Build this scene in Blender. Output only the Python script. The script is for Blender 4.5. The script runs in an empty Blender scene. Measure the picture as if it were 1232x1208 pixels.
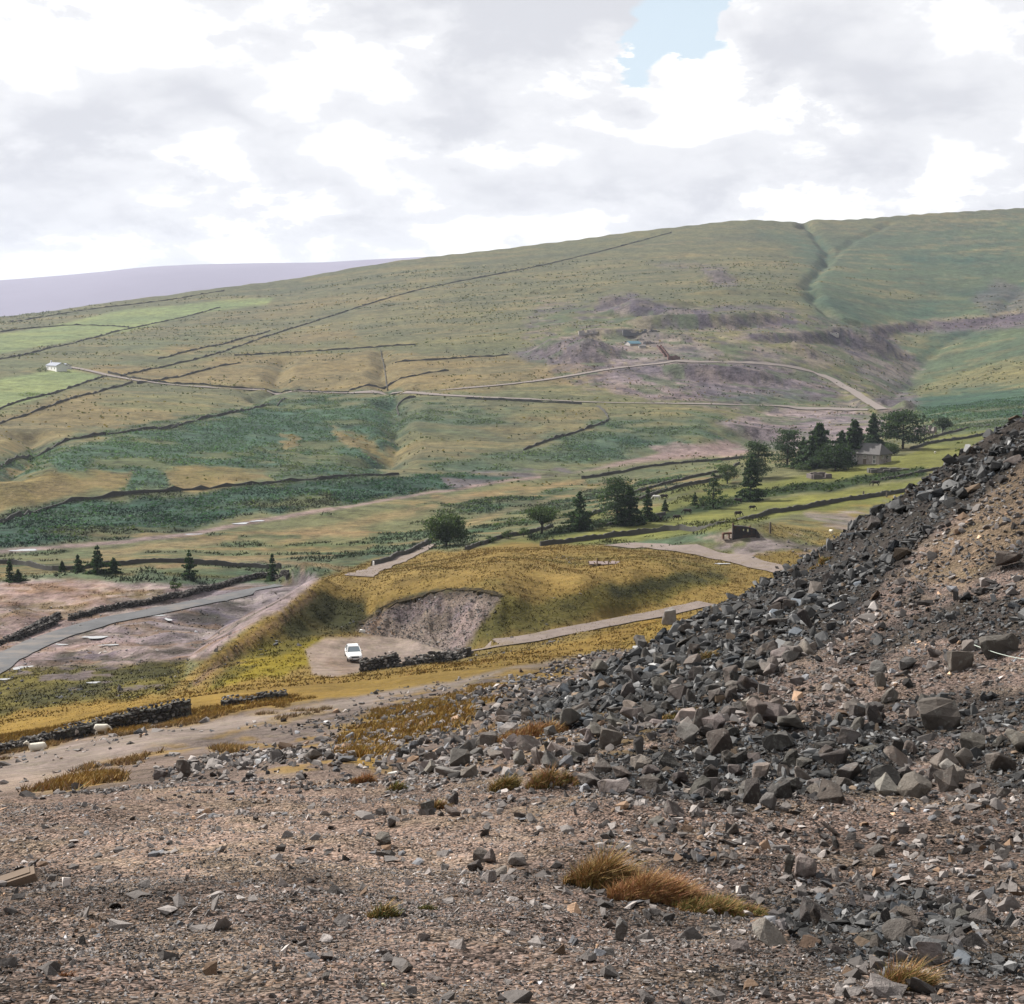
import bpy, math
import numpy as np
from mathutils import Vector, Matrix, Quaternion

S = bpy.context.scene
COL = S.collection
rng = np.random.default_rng(7)

# ------------------------------------------------------------------ camera
F_PX, CX, CY = 1740.0, 616.0, 604.0          # focal length and centre in photo pixels
PITCH = math.atan(204.0 / F_PX)
cam_d = bpy.data.cameras.new('camera')
cam_d.sensor_width = 36.0
cam_d.lens = 36.0 * F_PX / 1232.0
cam_d.clip_start, cam_d.clip_end = 0.1, 30000.0
cam = bpy.data.objects.new('camera', cam_d)
COL.objects.link(cam)
cam.location = (0, 0, 0)
cam.rotation_euler = (math.radians(90) - PITCH, 0, 0)
S.camera = cam

# ------------------------------------------------------------------ view, sun, sky
S.view_settings.view_transform = 'Standard'
S.view_settings.look = 'None'
S.view_settings.exposure = 0.7
S.view_settings.gamma = 1.0
S.view_settings.use_curve_mapping = False
SUN_DIR = Vector((-0.60, 0.47, 0.65)).normalized()
sun_d = bpy.data.lights.new('sun', 'SUN')
sun_d.energy = 5.0
sun_d.angle = math.radians(0.55)
sun_d.color = (1.0, 0.95, 0.88)
sun = bpy.data.objects.new('sun', sun_d)
COL.objects.link(sun)
sun.rotation_euler = (-SUN_DIR).to_track_quat('-Z', 'Y').to_euler()

SKY_DIM_AWAY = 0.08  # brightness left in the sky away from the sun; low to deepen shade
world = bpy.data.worlds.new('World')
S.world = world
world.use_nodes = True


class NT:
    """small helper to write shader node graphs as expressions"""
    def __init__(self, tree):
        self.t = tree
        self.n = tree.nodes
        self.l = tree.links

    def new(self, kind, **kw):
        nd = self.n.new(kind)
        for k, v in kw.items():
            setattr(nd, k, v)
        return nd

    def put(self, sock, v):
        if isinstance(v, bpy.types.NodeSocket):
            self.l.new(v, sock)
        elif v is not None:
            if hasattr(sock.default_value, '__len__') and not hasattr(v, '__len__'):
                v = (v, v, v, 1)[:len(sock.default_value)]
            elif hasattr(v, '__len__') and len(sock.default_value) == 4 and len(v) == 3:
                v = (*v, 1)
            sock.default_value = v

    def m(self, op, a, b=None, c=None, clamp=False):
        nd = self.new('ShaderNodeMath', operation=op, use_clamp=clamp)
        for i, v in enumerate((a, b, c)):
            if v is not None:
                self.put(nd.inputs[i], v)
        return nd.outputs[0]

    def add(self, a, b): return self.m('ADD', a, b)
    def mul(self, a, b): return self.m('MULTIPLY', a, b)
    def sub(self, a, b): return self.m('SUBTRACT', a, b)

    def ss(self, x, lo, hi, a=0.0, b=1.0):
        nd = self.new('ShaderNodeMapRange', interpolation_type='SMOOTHSTEP')
        for i, v in enumerate((x, lo, hi, a, b)):
            self.put(nd.inputs[i], v)
        return nd.outputs[0]

    def noise(self, vec, scale, detail=4, rough=0.55, lac=2.0, dist=0.0):
        nd = self.new('ShaderNodeTexNoise')
        if vec is not None:
            self.put(nd.inputs['Vector'], vec)
        nd.inputs['Scale'].default_value = scale
        nd.inputs['Detail'].default_value = detail
        nd.inputs['Roughness'].default_value = rough
        nd.inputs['Lacunarity'].default_value = lac
        nd.inputs['Distortion'].default_value = dist
        return nd.outputs[0]

    def mix(self, fac, a, b, mode='MIX'):
        nd = self.new('ShaderNodeMix', data_type='RGBA', blend_type=mode)
        self.put(nd.inputs[0], fac)
        self.put(nd.inputs[6], a)
        self.put(nd.inputs[7], b)
        return nd.outputs[2]


def build_sky():
    g = NT(world.node_tree)
    g.n.clear()
    out = g.new('ShaderNodeOutputWorld')
    bg = g.new('ShaderNodeBackground')
    bg.inputs['Strength'].default_value = 0.0625
    sky = g.new('ShaderNodeTexSky', sky_type='NISHITA')
    sky.sun_disc = False
    sky.sun_elevation = math.asin(SUN_DIR.z)
    sky.sun_rotation = math.atan2(SUN_DIR.x, SUN_DIR.y)
    sky.altitude = 350
    sky.dust_density = 2.0
    tc = g.new('ShaderNodeTexCoord')
    sep = g.new('ShaderNodeSeparateXYZ')
    g.l.new(tc.outputs['Generated'], sep.inputs[0])
    x, y, z = sep.outputs
    # clouds lie on a layer far overhead: they flatten towards the horizon
    zc = g.add(g.m('MAXIMUM', z, 0.0), 0.42)
    comb = g.new('ShaderNodeCombineXYZ')
    g.put(comb.inputs[0], g.m('DIVIDE', x, zc))
    g.put(comb.inputs[1], g.m('DIVIDE', y, zc))
    g.put(comb.inputs[2], g.mul(z, 2.0))
    P = comb.outputs[0]
    big = g.noise(P, 2.6, 7, 0.60, 2.1, 0.25)
    fine = g.noise(P, 6.5, 9, 0.66, 2.1, 0.2)
    sh = g.new('ShaderNodeVectorMath', operation='ADD')
    g.l.new(P, sh.inputs[0])
    sh.inputs[1].default_value = (5.3, 2.1, 0.7)
    big2 = g.noise(sh.outputs[0], 2.1, 7, 0.58, 2.1, 0.25)
    # billows: rounded heads of cumulus
    vb = g.new('ShaderNodeTexVoronoi', feature='F1')
    wv = g.new('ShaderNodeVectorMath', operation='SCALE')
    nz = g.new('ShaderNodeTexNoise')
    g.l.new(P, nz.inputs['Vector'])
    nz.inputs['Scale'].default_value = 9.0
    nz.inputs['Detail'].default_value = 4
    g.l.new(nz.outputs['Color'], wv.inputs[0])
    wv.inputs['Scale'].default_value = 0.16
    av = g.new('ShaderNodeVectorMath', operation='ADD')
    g.l.new(P, av.inputs[0])
    g.l.new(wv.outputs[0], av.inputs[1])
    g.l.new(av.outputs[0], vb.inputs['Vector'])
    vb.inputs['Scale'].default_value = 6.0
    vb.inputs['Detail'].default_value = 1.0
    bil = vb.outputs['Distance']
    # angles in front of the viewer, wrapped round the whole sky
    az = g.m('ARCTAN2', x, y)
    el = g.m('ARCSINE', z)
    warp = g.mul(g.sub(big2, 0.5), 0.12)
    warp2 = g.mul(g.sub(fine, 0.5), 0.10)
    azw = g.add(az, g.add(warp, warp2))
    elw = g.add(el, g.add(g.mul(warp, 0.5), g.mul(warp2, 0.8)))

    def blob(px, py, wx, wy):
        a0 = math.atan((px - CX) / F_PX)
        e0 = math.atan((400 - py) / F_PX)
        dx = g.mul(g.sub(azw, a0), F_PX / wx)
        dy = g.mul(g.sub(elw, e0), F_PX / wy)
        d2 = g.add(g.mul(dx, dx), g.mul(dy, dy))
        return g.m('POWER', 2.71828, g.mul(d2, -1.0))

    grey = None
    for b, k in (((190, 165, 190, 75), 1.0), ((560, 150, 95, 70), .55), ((690, 25, 190, 60), .95),
                 ((1000, 110, 80, 75), .62), ((1140, 150, 120, 45), .5), ((330, 250, 260, 28), .48),
                 ((760, 225, 150, 30), .36), ((1000, 215, 260, 26), .36), ((60, 270, 130, 26), .5),
                 ((430, 20, 70, 40), .25), ((80, 30, 60, 30), .42), ((300, 40, 60, 40), .35)):
        t = g.mul(blob(*b), k)
        grey = t if grey is None else g.add(grey, t)
    white = None
    for b, k in (((150, 95, 240, 30), .25), ((420, 60, 160, 70), .35), ((880, 130, 60, 110), .45),
                 ((700, 190, 140, 50), .35), ((200, 245, 70, 20), .4), ((1180, 80, 90, 60), .3),
                 ((560, 215, 120, 26), .3)):
        t = g.mul(blob(*b), k)
        white = t if white is None else g.add(white, t)
    body = g.add(g.mul(g.sub(big, 0.5), 2.4), g.add(g.mul(g.sub(fine, 0.5), 1.8), g.mul(g.sub(bil, 0.42), 1.1)))
    lump = g.add(g.sub(grey, white), g.add(0.02, body))
    gfac = g.add(g.mul(g.ss(lump, 0.26, 0.56), .62), g.mul(g.ss(lump, 0.5, 1.3), .38))
    # thin veils inside the bright parts
    veil = g.mul(g.ss(g.add(g.mul(big2, .6), g.mul(fine, .5)), .5, .7), .38)
    gfac = g.m('MAXIMUM', gfac, veil)
    # gaps of blue: where the cloud field is thin, and the clear window above the fell; overhead one looks
    # straight up between the heaps of cloud, and more blue is opened there, out of view, to cut the fill light
    hole = g.add(g.mul(blob(808, 64, 84, 58), 1.5), g.mul(blob(845, 18, 45, 45), 1.0))
    gap = g.add(hole, g.mul(g.sub(0.40, big2), 2.4))
    gap = g.add(gap, g.mul(g.sub(fine, 0.5), 0.9))
    gap = g.add(gap, g.ss(z, 0.28, 0.75, 0.0, 0.34))
    gap = g.sub(gap, g.mul(blob(832, 84, 22, 20), .9))
    gapf = g.ss(gap, 0.38, 0.58)
    # sky dimmed away from the sun, out of view, to deepen shade on the ground
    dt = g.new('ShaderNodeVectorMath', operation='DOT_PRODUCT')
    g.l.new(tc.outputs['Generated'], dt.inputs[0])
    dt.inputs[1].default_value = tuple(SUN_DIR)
    sky_dim = g.ss(dt.outputs['Value'], -0.35, 0.24, SKY_DIM_AWAY, 1.0)
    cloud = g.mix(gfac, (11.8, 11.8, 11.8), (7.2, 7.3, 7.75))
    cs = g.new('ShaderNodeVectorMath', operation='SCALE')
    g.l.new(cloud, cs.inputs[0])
    g.l.new(sky_dim, cs.inputs['Scale'])
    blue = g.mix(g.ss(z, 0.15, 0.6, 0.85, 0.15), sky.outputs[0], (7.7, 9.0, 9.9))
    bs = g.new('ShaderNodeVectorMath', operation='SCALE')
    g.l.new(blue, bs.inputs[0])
    g.l.new(sky_dim, bs.inputs['Scale'])
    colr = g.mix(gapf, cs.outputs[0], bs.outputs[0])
    # paler band of distant cloud along the horizon
    hz = g.ss(z, 0.0, 0.09)
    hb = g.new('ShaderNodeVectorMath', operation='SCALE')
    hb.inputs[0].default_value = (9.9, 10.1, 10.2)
    g.l.new(sky_dim, hb.inputs['Scale'])
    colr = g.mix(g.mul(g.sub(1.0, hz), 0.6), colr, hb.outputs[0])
    g.l.new(colr, bg.inputs['Color'])
    g.l.new(bg.outputs[0], out.inputs['Surface'])


build_sky()

# ------------------------------------------------------------------ noise
def _hash(ix, iy, seed):
    h = (ix.astype(np.int64) * 374761393 + iy.astype(np.int64) * 668265263 + seed * 974711) & 0xFFFFFFFF
    h = ((h ^ (h >> 13)) * 1274126177) & 0xFFFFFFFF
    h = (h ^ (h >> 16)) & 0xFFFFFF
    return h.astype(np.float64) / 0xFFFFFF * 2 - 1


def vnoise(x, y, seed=0):
    x0, y0 = np.floor(x), np.floor(y)
    fx, fy = x - x0, y - y0
    u = fx * fx * fx * (fx * (fx * 6 - 15) + 10)
    v = fy * fy * fy * (fy * (fy * 6 - 15) + 10)
    a, b = _hash(x0, y0, seed), _hash(x0 + 1, y0, seed)
    c, d = _hash(x0, y0 + 1, seed), _hash(x0 + 1, y0 + 1, seed)
    return (a * (1 - u) + b * u) * (1 - v) + (c * (1 - u) + d * u) * v


def fbm(x, y, scale, octv=4, seed=0, gain=0.5):
    s, a, f, n = 0.0, 1.0, 1.0 / scale, 0.0
    for i in range(octv):
        s = s + a * vnoise(x * f + i * 17.3, y * f - i * 9.1, seed + i)
        n += a
        a *= gain
        f *= 2.03
    return s / n


def sstep(x, lo, hi):
    t = np.clip((x - lo) / (hi - lo), 0, 1)
    return t * t * (3 - 2 * t)


# ------------------------------------------------------------------ pixel rays of the photograph
cp, sp = math.cos(PITCH), math.sin(PITCH)


def ray(px, py):
    u, v = (np.asarray(px, float) - CX) / F_PX, (CY - np.asarray(py, float)) / F_PX
    return u, cp + v * sp, -sp + v * cp


def project(x, y, z):
    yy = y * cp - z * sp
    zz = y * sp + z * cp
    yy = np.where(yy > 0.2, yy, 0.2)
    return CX + F_PX * x / yy, CY - F_PX * zz / yy


# ------------------------------------------------------------------ land form: survey points (column, row, distance)
FORE = []
for px, pts in {
    -500: [(1208, 7.2), (1100, 11.3), (1020, 16.5), (985, 23), (970, 27)],
    0: [(1208, 7), (1100, 11), (1020, 16.5), (977, 23), (961, 27)],
    150: [(1208, 7), (1100, 11), (1020, 16.2), (968, 23), (950, 28)],
    300: [(1208, 7), (1100, 11), (1020, 16), (967, 23), (948, 28)],
    450: [(1208, 7), (1105, 10.8), (1030, 15.5), (972, 22), (950, 28)],
    616: [(1208, 7.2), (1120, 10.3), (1050, 14), (985, 19), (940, 25), (900, 32), (868, 40), (846, 46)],
    800: [(1208, 7.2), (1130, 10), (1062, 13.2), (1000, 17), (950, 21.5), (900, 27), (850, 34), (800, 41), (762, 47)],
    930: [(1208, 7.2), (1135, 10), (1070, 13.5), (990, 18), (940, 22), (880, 28), (800, 36), (740, 43), (692, 50)],
    1080: [(1208, 7.2), (1125, 10.5), (1045, 14.5), (960, 20), (880, 26), (780, 34), (680, 43), (602, 51)],
    1232: [(1208, 7.2), (1120, 10.2), (1040, 14), (950, 19.5), (860, 25), (760, 32), (640, 41), (502, 52)],
    1600: [(1208, 7.4), (1090, 10.6), (980, 15), (860, 21), (740, 28), (560, 40), (330, 54)],
}.items():
    for (py, d) in pts:
        FORE.append((px, py, d))
BACK = []
for px, pts in {
    -500: [(1000, 40), (920, 75), (880, 115), (820, 155), (780, 190), (700, 240), (655, 330), (620, 380), (540, 470), (460, 740), (425, 1000), (402, 1400)],
    0: [(960, 40), (945, 55), (915, 75), (897, 100), (872, 120), (820, 155), (795, 178), (770, 195), (700, 240), (672, 290), (656, 335), (640, 352), (590, 380), (540, 475), (500, 590), (460, 750), (430, 920), (400, 1160), (381, 1400)],
    200: [(958, 35), (915, 58), (887, 75), (870, 95), (849, 112), (825, 140), (800, 165), (770, 190), (720, 222), (695, 242), (665, 290), (647, 338), (632, 356), (600, 388), (560, 455), (520, 560), (480, 690), (460, 790), (420, 980), (385, 1260), (355, 1480)],
    350: [(955, 31), (900, 62), (860, 88), (832, 112), (812, 138), (785, 157), (768, 168), (742, 205), (712, 226), (690, 246), (665, 285), (640, 335), (620, 378), (605, 398), (575, 440), (540, 530), (500, 640), (470, 770), (430, 930), (390, 1180), (350, 1450), (335, 1550)],
    500: [(945, 33), (900, 48), (860, 75), (832, 100), (812, 125), (797, 146), (678, 228), (655, 280), (620, 370), (598, 428), (582, 448), (540, 525), (500, 630), (472, 740), (430, 900), (390, 1090), (350, 1340), (311, 1600)],
    616: [(845, 60), (825, 85), (805, 115), (788, 145), (772, 158), (655, 252), (642, 285), (610, 390), (580, 462), (565, 480), (520, 590), (480, 700), (430, 890), (370, 1180), (330, 1420), (297, 1660)],
    700: [(860, 60), (830, 90), (795, 128), (767, 154), (752, 167), (705, 177), (690, 194), (667, 224), (655, 246), (628, 300), (610, 350), (566, 488), (550, 515), (510, 605), (485, 690), (450, 800), (410, 930), (370, 1120), (330, 1390), (286, 1700)],
    800: [(880, 60), (830, 90), (780, 130), (752, 160), (737, 180), (691, 194), (668, 224), (655, 250), (625, 295), (596, 350), (572, 430), (551, 530), (535, 560), (486, 700)],
    850: [(520, 590), (440, 830), (400, 950), (360, 1130), (320, 1400), (268, 1750)],
    900: [(890, 60), (830, 95), (745, 160), (720, 185), (690, 212), (678, 220), (642, 246), (600, 336), (576, 378), (555, 470), (536, 580)],
    1000: [(500, 690), (470, 810), (430, 920), (390, 1050), (350, 1230), (310, 1500), (264, 1800)],
    1060: [(900, 60), (830, 100), (720, 180), (625, 285), (601, 312), (580, 352), (558, 396), (530, 480), (480, 790)],
    1100: [(535, 450), (505, 640), (455, 950), (400, 1120), (350, 1300), (300, 1580), (257, 1850)],
    1232: [(900, 60), (830, 100), (720, 180), (600, 300), (540, 430), (505, 540), (480, 700), (430, 930), (390, 1090), (350, 1280), (300, 1550), (249, 1900)],
    1600: [(900, 60), (720, 180), (600, 300), (520, 520), (430, 930), (350, 1280), (235, 1900)],
}.items():
    for (py, d) in pts:
        BACK.append((px, py, d))
# crest of the fell
CREST = [(-500, 401, 1400), (0, 381, 1400), (60, 374, 1430), (150, 361, 1460), (250, 348, 1500), (330, 338, 1540), (430, 321, 1580),
         (500, 311, 1600), (560, 304, 1630), (650, 293, 1670), (740, 281, 1710), (800, 274, 1730), (860, 267, 1750),
         (915, 264, 1770), (950, 266, 1785), (968, 266, 1790), (985, 263, 1795), (1100, 257, 1850), (1232, 249, 1900), (1600, 235, 1900)]
BACK += [c for c in CREST if c[0] not in (0, -500, 500, 1100, 1232, 1600)]
# moor spur, quarry cut, parking place
BACK += [(440, 800, 154), (440, 766, 169), (400, 780, 162), (500, 778, 163), (440, 762, 171), (490, 766, 169.5), (530, 782, 161.5), (541, 797, 155),
         (436, 741, 177), (478, 723, 178), (520, 714, 176.5), (560, 710, 173.5), (604, 718, 167.5), (575, 756, 161.5), (560, 788, 154),
         (645, 765, 160), (650, 722, 172), (450, 697, 200), (440, 684, 225), (440, 676, 245), (560, 690, 196), (600, 668, 216),
         (760, 700, 186), (760, 742, 175), (760, 658, 242), (950, 618, 290), (860, 668, 230), (1050, 590, 335), (650, 640, 285), (540, 655, 262),
         (400, 715, 182), (385, 740, 178), (395, 700, 195), (400, 690, 225), (420, 655, 300), (600, 800, 125), (880, 542, 560), (940, 525, 620)]
# low ground everywhere under the near slope
BACK += [(px, 1400, 15) for px in (-500, 0, 300, 616, 930, 1232, 1600)]

KAZ = 3.0


class TPS:
    def __init__(self, pts, extra=()):
        p, q = [], []
        for (px, py, d) in pts:
            ux, uy, uz = ray(px, py)
            x, z = ux / uy * d, uz / uy * d
            p.append((math.atan2(x, d) * KAZ, math.log(math.hypot(x, d))))
            q.append(z / d)
        for (az, d, z) in extra:
            p.append((az * KAZ, math.log(d)))
            q.append(z / (d * math.cos(az)))
        self.p = np.array(p)
        n = len(p)
        A = np.zeros((n + 3, n + 3))
        A[:n, :n] = self.k(self.p) + np.eye(n) * 2e-5
        A[:n, n] = 1
        A[:n, n + 1:] = self.p
        A[n:, :n] = A[:n, n:].T
        self.w = np.linalg.solve(A, np.array(q + [0, 0, 0]))

    def k(self, X):
        d2 = (X[:, None, 0] - self.p[None, :, 0]) ** 2 + (X[:, None, 1] - self.p[None, :, 1]) ** 2
        return 0.5 * d2 * np.log(d2 + 1e-12)

    def __call__(self, az, lr):
        sh = az.shape
        X = np.stack([az.ravel() * KAZ, lr.ravel()], 1)
        out = np.empty(len(X))
        n = len(self.p)
        for i in range(0, len(X), 40000):
            c = X[i:i + 40000]
            out[i:i + 40000] = self.k(c) @ self.w[:n] + self.w[n] + c @ self.w[n + 1:]
        return out.reshape(sh)


near_pts = [(a, d, z) for a in (-.62, -.3, 0, .3, .62) for d, z in ((0.6, -1.65), (1.2, -1.75), (2.2, -2.0), (4, -2.5))]
tpsF = TPS(FORE, near_pts)
tpsB = TPS(BACK)
AZMAX = 0.60
_cp = np.array([(-1.0, 27), (math.atan(-616 / 1740), 27.5), (math.atan(-300 / 1740), 29), (math.atan(-166 / 1740), 30), (math.atan(-100 / 1740), 34),
                (math.atan(-50 / 1740), 40), (0, 46), (math.atan(90 / 1740), 45.5), (math.atan(184 / 1740), 47), (math.atan(314 / 1740), 50),
                (math.atan(464 / 1740), 51), (math.atan(616 / 1740), 52), (0.6, 55), (1.0, 56)])
_cc = np.array([(math.atan((px - CX) / F_PX), d) for (px, py, d) in CREST])


def base_back(az, r):
    azc = np.clip(az, -AZMAX, AZMAX)
    yc = np.interp(azc, _cc[:, 0], _cc[:, 1]) / np.cos(azc)
    rr = np.minimum(r, yc)
    z = tpsB(azc, np.log(rr)) * rr * np.cos(azc)
    over = np.maximum(r - yc, 0)
    return z - np.minimum(over * 0.10, z + 45)


def base_fore(az, r):
    azc = np.clip(az, -AZMAX, AZMAX)
    yc = np.interp(azc, _cp[:, 0], _cp[:, 1]) / np.cos(azc)
    t = (r - yc) / 1.2
    soft = 1.2 * np.where(t > 20, t, np.log1p(np.exp(np.minimum(t, 20))))
    rr = np.minimum(r, yc + 1.0)
    z = tpsF(azc, np.log(rr)) * rr * np.cos(azc)
    k = np.interp(azc, [-0.10, -0.02], [0.34, 0.62])
    return z - k * soft + k * 1.2 * math.log(2) * np.exp(-np.maximum(-t, 0) * 2)


# polar survey grid round the viewpoint: one sheet, finer where the photograph looks
az_ax = np.concatenate([np.linspace(-math.pi, -0.62, 26)[:-1], np.linspace(-0.62, -0.375, 26)[:-1], np.linspace(-0.375, 0.375, 560),
                        np.linspace(0.375, 0.62, 26)[1:], np.linspace(0.62, math.pi, 26)[1:-1]])
lr_ax = np.concatenate([np.linspace(math.log(0.02), math.log(6.0), 22)[:-1], np.linspace(math.log(6.0), math.log(2000), 780),
                        np.linspace(math.log(2000), math.log(9500), 14)[1:]])
AZ, LR = np.meshgrid(az_ax, lr_ax, indexing='ij')
RR = np.exp(LR)
X, Y = RR * np.sin(AZ), RR * np.cos(AZ)
ZF, ZB = base_fore(AZ, RR), base_back(AZ, RR)


def lookup(grid, x, y):
    x, y = np.asarray(x, float), np.asarray(y, float)
    a, l = np.arctan2(x, y), np.log(np.hypot(x, y) + 1e-9)
    i = np.clip(np.searchsorted(az_ax, a) - 1, 0, len(az_ax) - 2)
    j = np.clip(np.searchsorted(lr_ax, l) - 1, 0, len(lr_ax) - 2)
    s = np.clip((a - az_ax[i]) / (az_ax[i + 1] - az_ax[i]), 0, 1)
    t = np.clip((l - lr_ax[j]) / (lr_ax[j + 1] - lr_ax[j]), 0, 1)
    return (grid[i, j] * (1 - s) + grid[i + 1, j] * s) * (1 - t) + (grid[i, j + 1] * (1 - s) + grid[i + 1, j + 1] * s) * t


def hit(grid, px, py, rmin=5.0, rmax=2400.0):
    """where the sight line of a photo pixel meets the ground"""
    ux, uy, uz = ray(px, py)
    k = math.hypot(ux, uy)
    rs = np.exp(np.linspace(math.log(rmin), math.log(rmax), 2600))
    zz = lookup(grid, ux / k * rs, uy / k * rs)
    dz = uz / k * rs - zz
    below = np.nonzero(dz < 0)[0]
    if len(below) == 0:
        j = int(np.argmin(dz / rs))
        r = rs[j]
    else:
        j = below[0]
        if j == 0:
            r = rs[0]
        else:
            r = rs[j - 1] + (rs[j] - rs[j - 1]) * dz[j - 1] / (dz[j - 1] - dz[j])
    return ux / k * r, uy / k * r


def hits(grid, pts, **kw):
    return np.array([hit(grid, a, b, **kw) for a, b in pts])


def seg_dist(x, y, P):
    """distance to a polyline and fraction along it"""
    best = np.full(x.shape, 1e18)
    par = np.zeros(x.shape)
    n = len(P) - 1
    for i in range(n):
        a, b = P[i], P[i + 1]
        dx, dy = b[0] - a[0], b[1] - a[1]
        t = np.clip(((x - a[0]) * dx + (y - a[1]) * dy) / (dx * dx + dy * dy + 1e-12), 0, 1)
        d = (x - a[0] - t * dx) ** 2 + (y - a[1] - t * dy) ** 2
        m = d < best
        best = np.where(m, d, best)
        par = np.where(m, i + t, par)
    return np.sqrt(best), par


def near_mask(P, pad):
    P = np.asarray(P)
    return np.nonzero((X > P[:, 0].min() - pad) & (X < P[:, 0].max() + pad) & (Y > P[:, 1].min() - pad) & (Y < P[:, 1].max() + pad))


# broad relief of the valley
amp = sstep(RR, 60, 260)
ZB = ZB + amp * sstep(-RR, -1500, -900) * (fbm(X, Y, 90, 3, 11) * 1.6 + fbm(X, Y, 26, 3, 12) * 0.6) + sstep(RR, 30, 80) * (fbm(X, Y, 11, 3, 13) * 0.35 + fbm(X, Y, 3.0, 2, 14) * 0.10)
ZB0 = ZB.copy()


def ridge(pts, top, slope):
    """earth bank: crest given as (column, row, distance)"""
    P = []
    for px, py, d in pts:
        ux, uy, uz = ray(px, py)
        P.append((ux / uy * d, d, uz / uy * d))
    P = np.array(P)
    m = near_mask(P, 25)
    d, par = seg_dist(X[m], Y[m], P)
    zc = np.interp(par, np.arange(len(P)), P[:, 2]) + fbm(X[m], Y[m], 5, 3, 31) * 0.3
    ZB[m] = np.maximum(ZB[m], zc - np.maximum(d - top, 0) * slope)


def mound(px, py, rad, h, seed=0, steep=1.0):
    c = hit(ZB0, px, py, 30)
    m = near_mask([c], rad * 1.6)
    d = np.hypot(X[m] - c[0], Y[m] - c[1]) / rad + fbm(X[m], Y[m], rad * .6, 3, 40 + seed) * 0.22
    ZB[m] += h * np.clip(1 - d, 0, 1) ** steep


def gully(pts, w, dep):
    P = hits(ZB0, pts, rmin=30)
    m = near_mask(P, w * 2.5)
    d, par = seg_dist(X[m] + fbm(X[m], Y[m], w * 3, 2, 50) * w * .6, Y[m], P)
    ZB[m] -= dep * np.clip(1 - d / w, 0, 1) ** 1.3


def scarp(pts, w, h):
    """worked edge of a terrace: the ground steps up by h on the uphill side"""
    P = hits(ZB0, pts, rmin=30)
    m = near_mask(P, w * 6)
    d, par = seg_dist(X[m], Y[m], P)
    px, py = np.interp(par, np.arange(len(P)), P[:, 0]), np.interp(par, np.arange(len(P)), P[:, 1])
    side = np.where(Y[m] > py, 1.0, -1.0) * d
    fade = np.clip(1 - d / (w * 5), 0, 1) * np.clip(par, 0, .4) / .4 * np.clip(len(P) - 1 - par, 0, .4) / .4
    ZB[m] += h * (sstep(side, -w * .5, w * .5) - 0.35) * fade


ridge([(384, 696, 183), (340, 727, 171.5), (300, 757, 163), (250, 793, 153.5), (203, 832, 142)], 0.9, 0.60)
ridge([(470, 716, 180), (520, 711, 178), (560, 708, 175), (604, 716, 168)], 2.0, 0.9)
mound(364, 700, 8, 3.2, 1)
mound(845, 652, 16, 1.6, 2)
mound(895, 645, 12, 1.8, 3)
for i, (a, b, r_, h_) in enumerate([(668, 424, 20, 9), (703, 428, 26, 12), (1046, 414, 28, 12), (735, 366, 24, 7), (770, 372, 26, 7),
                                    (860, 335, 22, 8), (1060, 486, 16, 6), (810, 368, 18, 5), (1010, 405, 16, 6), (960, 420, 18, 6), (1085, 495, 14, 6)]):
    mound(a, b, r_, h_, 4 + i)
for pts, w, dep in [([(968, 268), (975, 276), (992, 296), (995, 312), (984, 328), (975, 345), (980, 362), (1010, 385), (1060, 400)], 10, 5), ([(967, 266), (970, 274)], 11, 10),
                    ([(1075, 266), (1030, 288), (1005, 305), (994, 316)], 8, 3),
                    ([(1232, 345), (1205, 380), (1150, 405), (1110, 430), (1085, 465), (1065, 490)], 14, 3),
                    ([(460, 424), (464, 445), (468, 472)], 9, 4), ([(473, 482), (480, 512), (468, 545), (450, 560)], 11, 5),
                    ([(345, 432), (332, 462), (316, 484)], 10, 4), ([(40, 520), (28, 548), (0, 570)], 12, 5),
                    ([(300, 468), (310, 480), (360, 490)], 8, 2), ([(440, 520), (470, 555)], 8, 2)]:
    gully(pts, w, dep)
for pts, w, h_ in [([(620, 352), (700, 350), (790, 354)], 10, 3), ([(830, 356), (900, 352), (960, 358)], 10, 3), ([(745, 392), (810, 390), (880, 390), (955, 387)], 12, 9), ([(900, 410), (960, 408), (1020, 408)], 10, 6),
                   ([(1020, 398), (1100, 392), (1195, 384)], 8, 4), ([(690, 405), (760, 402), (830, 410)], 9, 5),
                   ([(720, 378), (780, 378), (830, 384)], 9, 5), ([(780, 448), (860, 452), (960, 462)], 10, 7), ([(870, 520), (930, 525), (990, 530)], 9, 4)]:
    scarp(pts, w, h_)
# rills washed into the quarry face
FACE = hits(ZB, [(448, 754), (490, 745), (530, 750), (572, 742)], rmin=60)
m = near_mask(FACE, 7)
d_, _p = seg_dist(X[m], Y[m], FACE)
ZB[m] += (np.abs(fbm(X[m] / 1.3, Y[m] / 7.0, 1.0, 3, 62)) * 1.5 - .35) * np.clip(1 - d_ / 6.0, 0, 1)
# humps of the bare spoil beside the road
m = near_mask([(-75, 165), (-30, 225)], 12)
ZB[m] += (np.abs(fbm(X[m], Y[m], 9, 3, 60)) * 1.5 + fbm(X[m], Y[m], 2.5, 2, 61) * .2) * sstep(RR[m], 150, 172) * sstep(-RR[m], -250, -225) * sstep(-X[m], 27, 36) * sstep(X[m], -88, -78)

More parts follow.
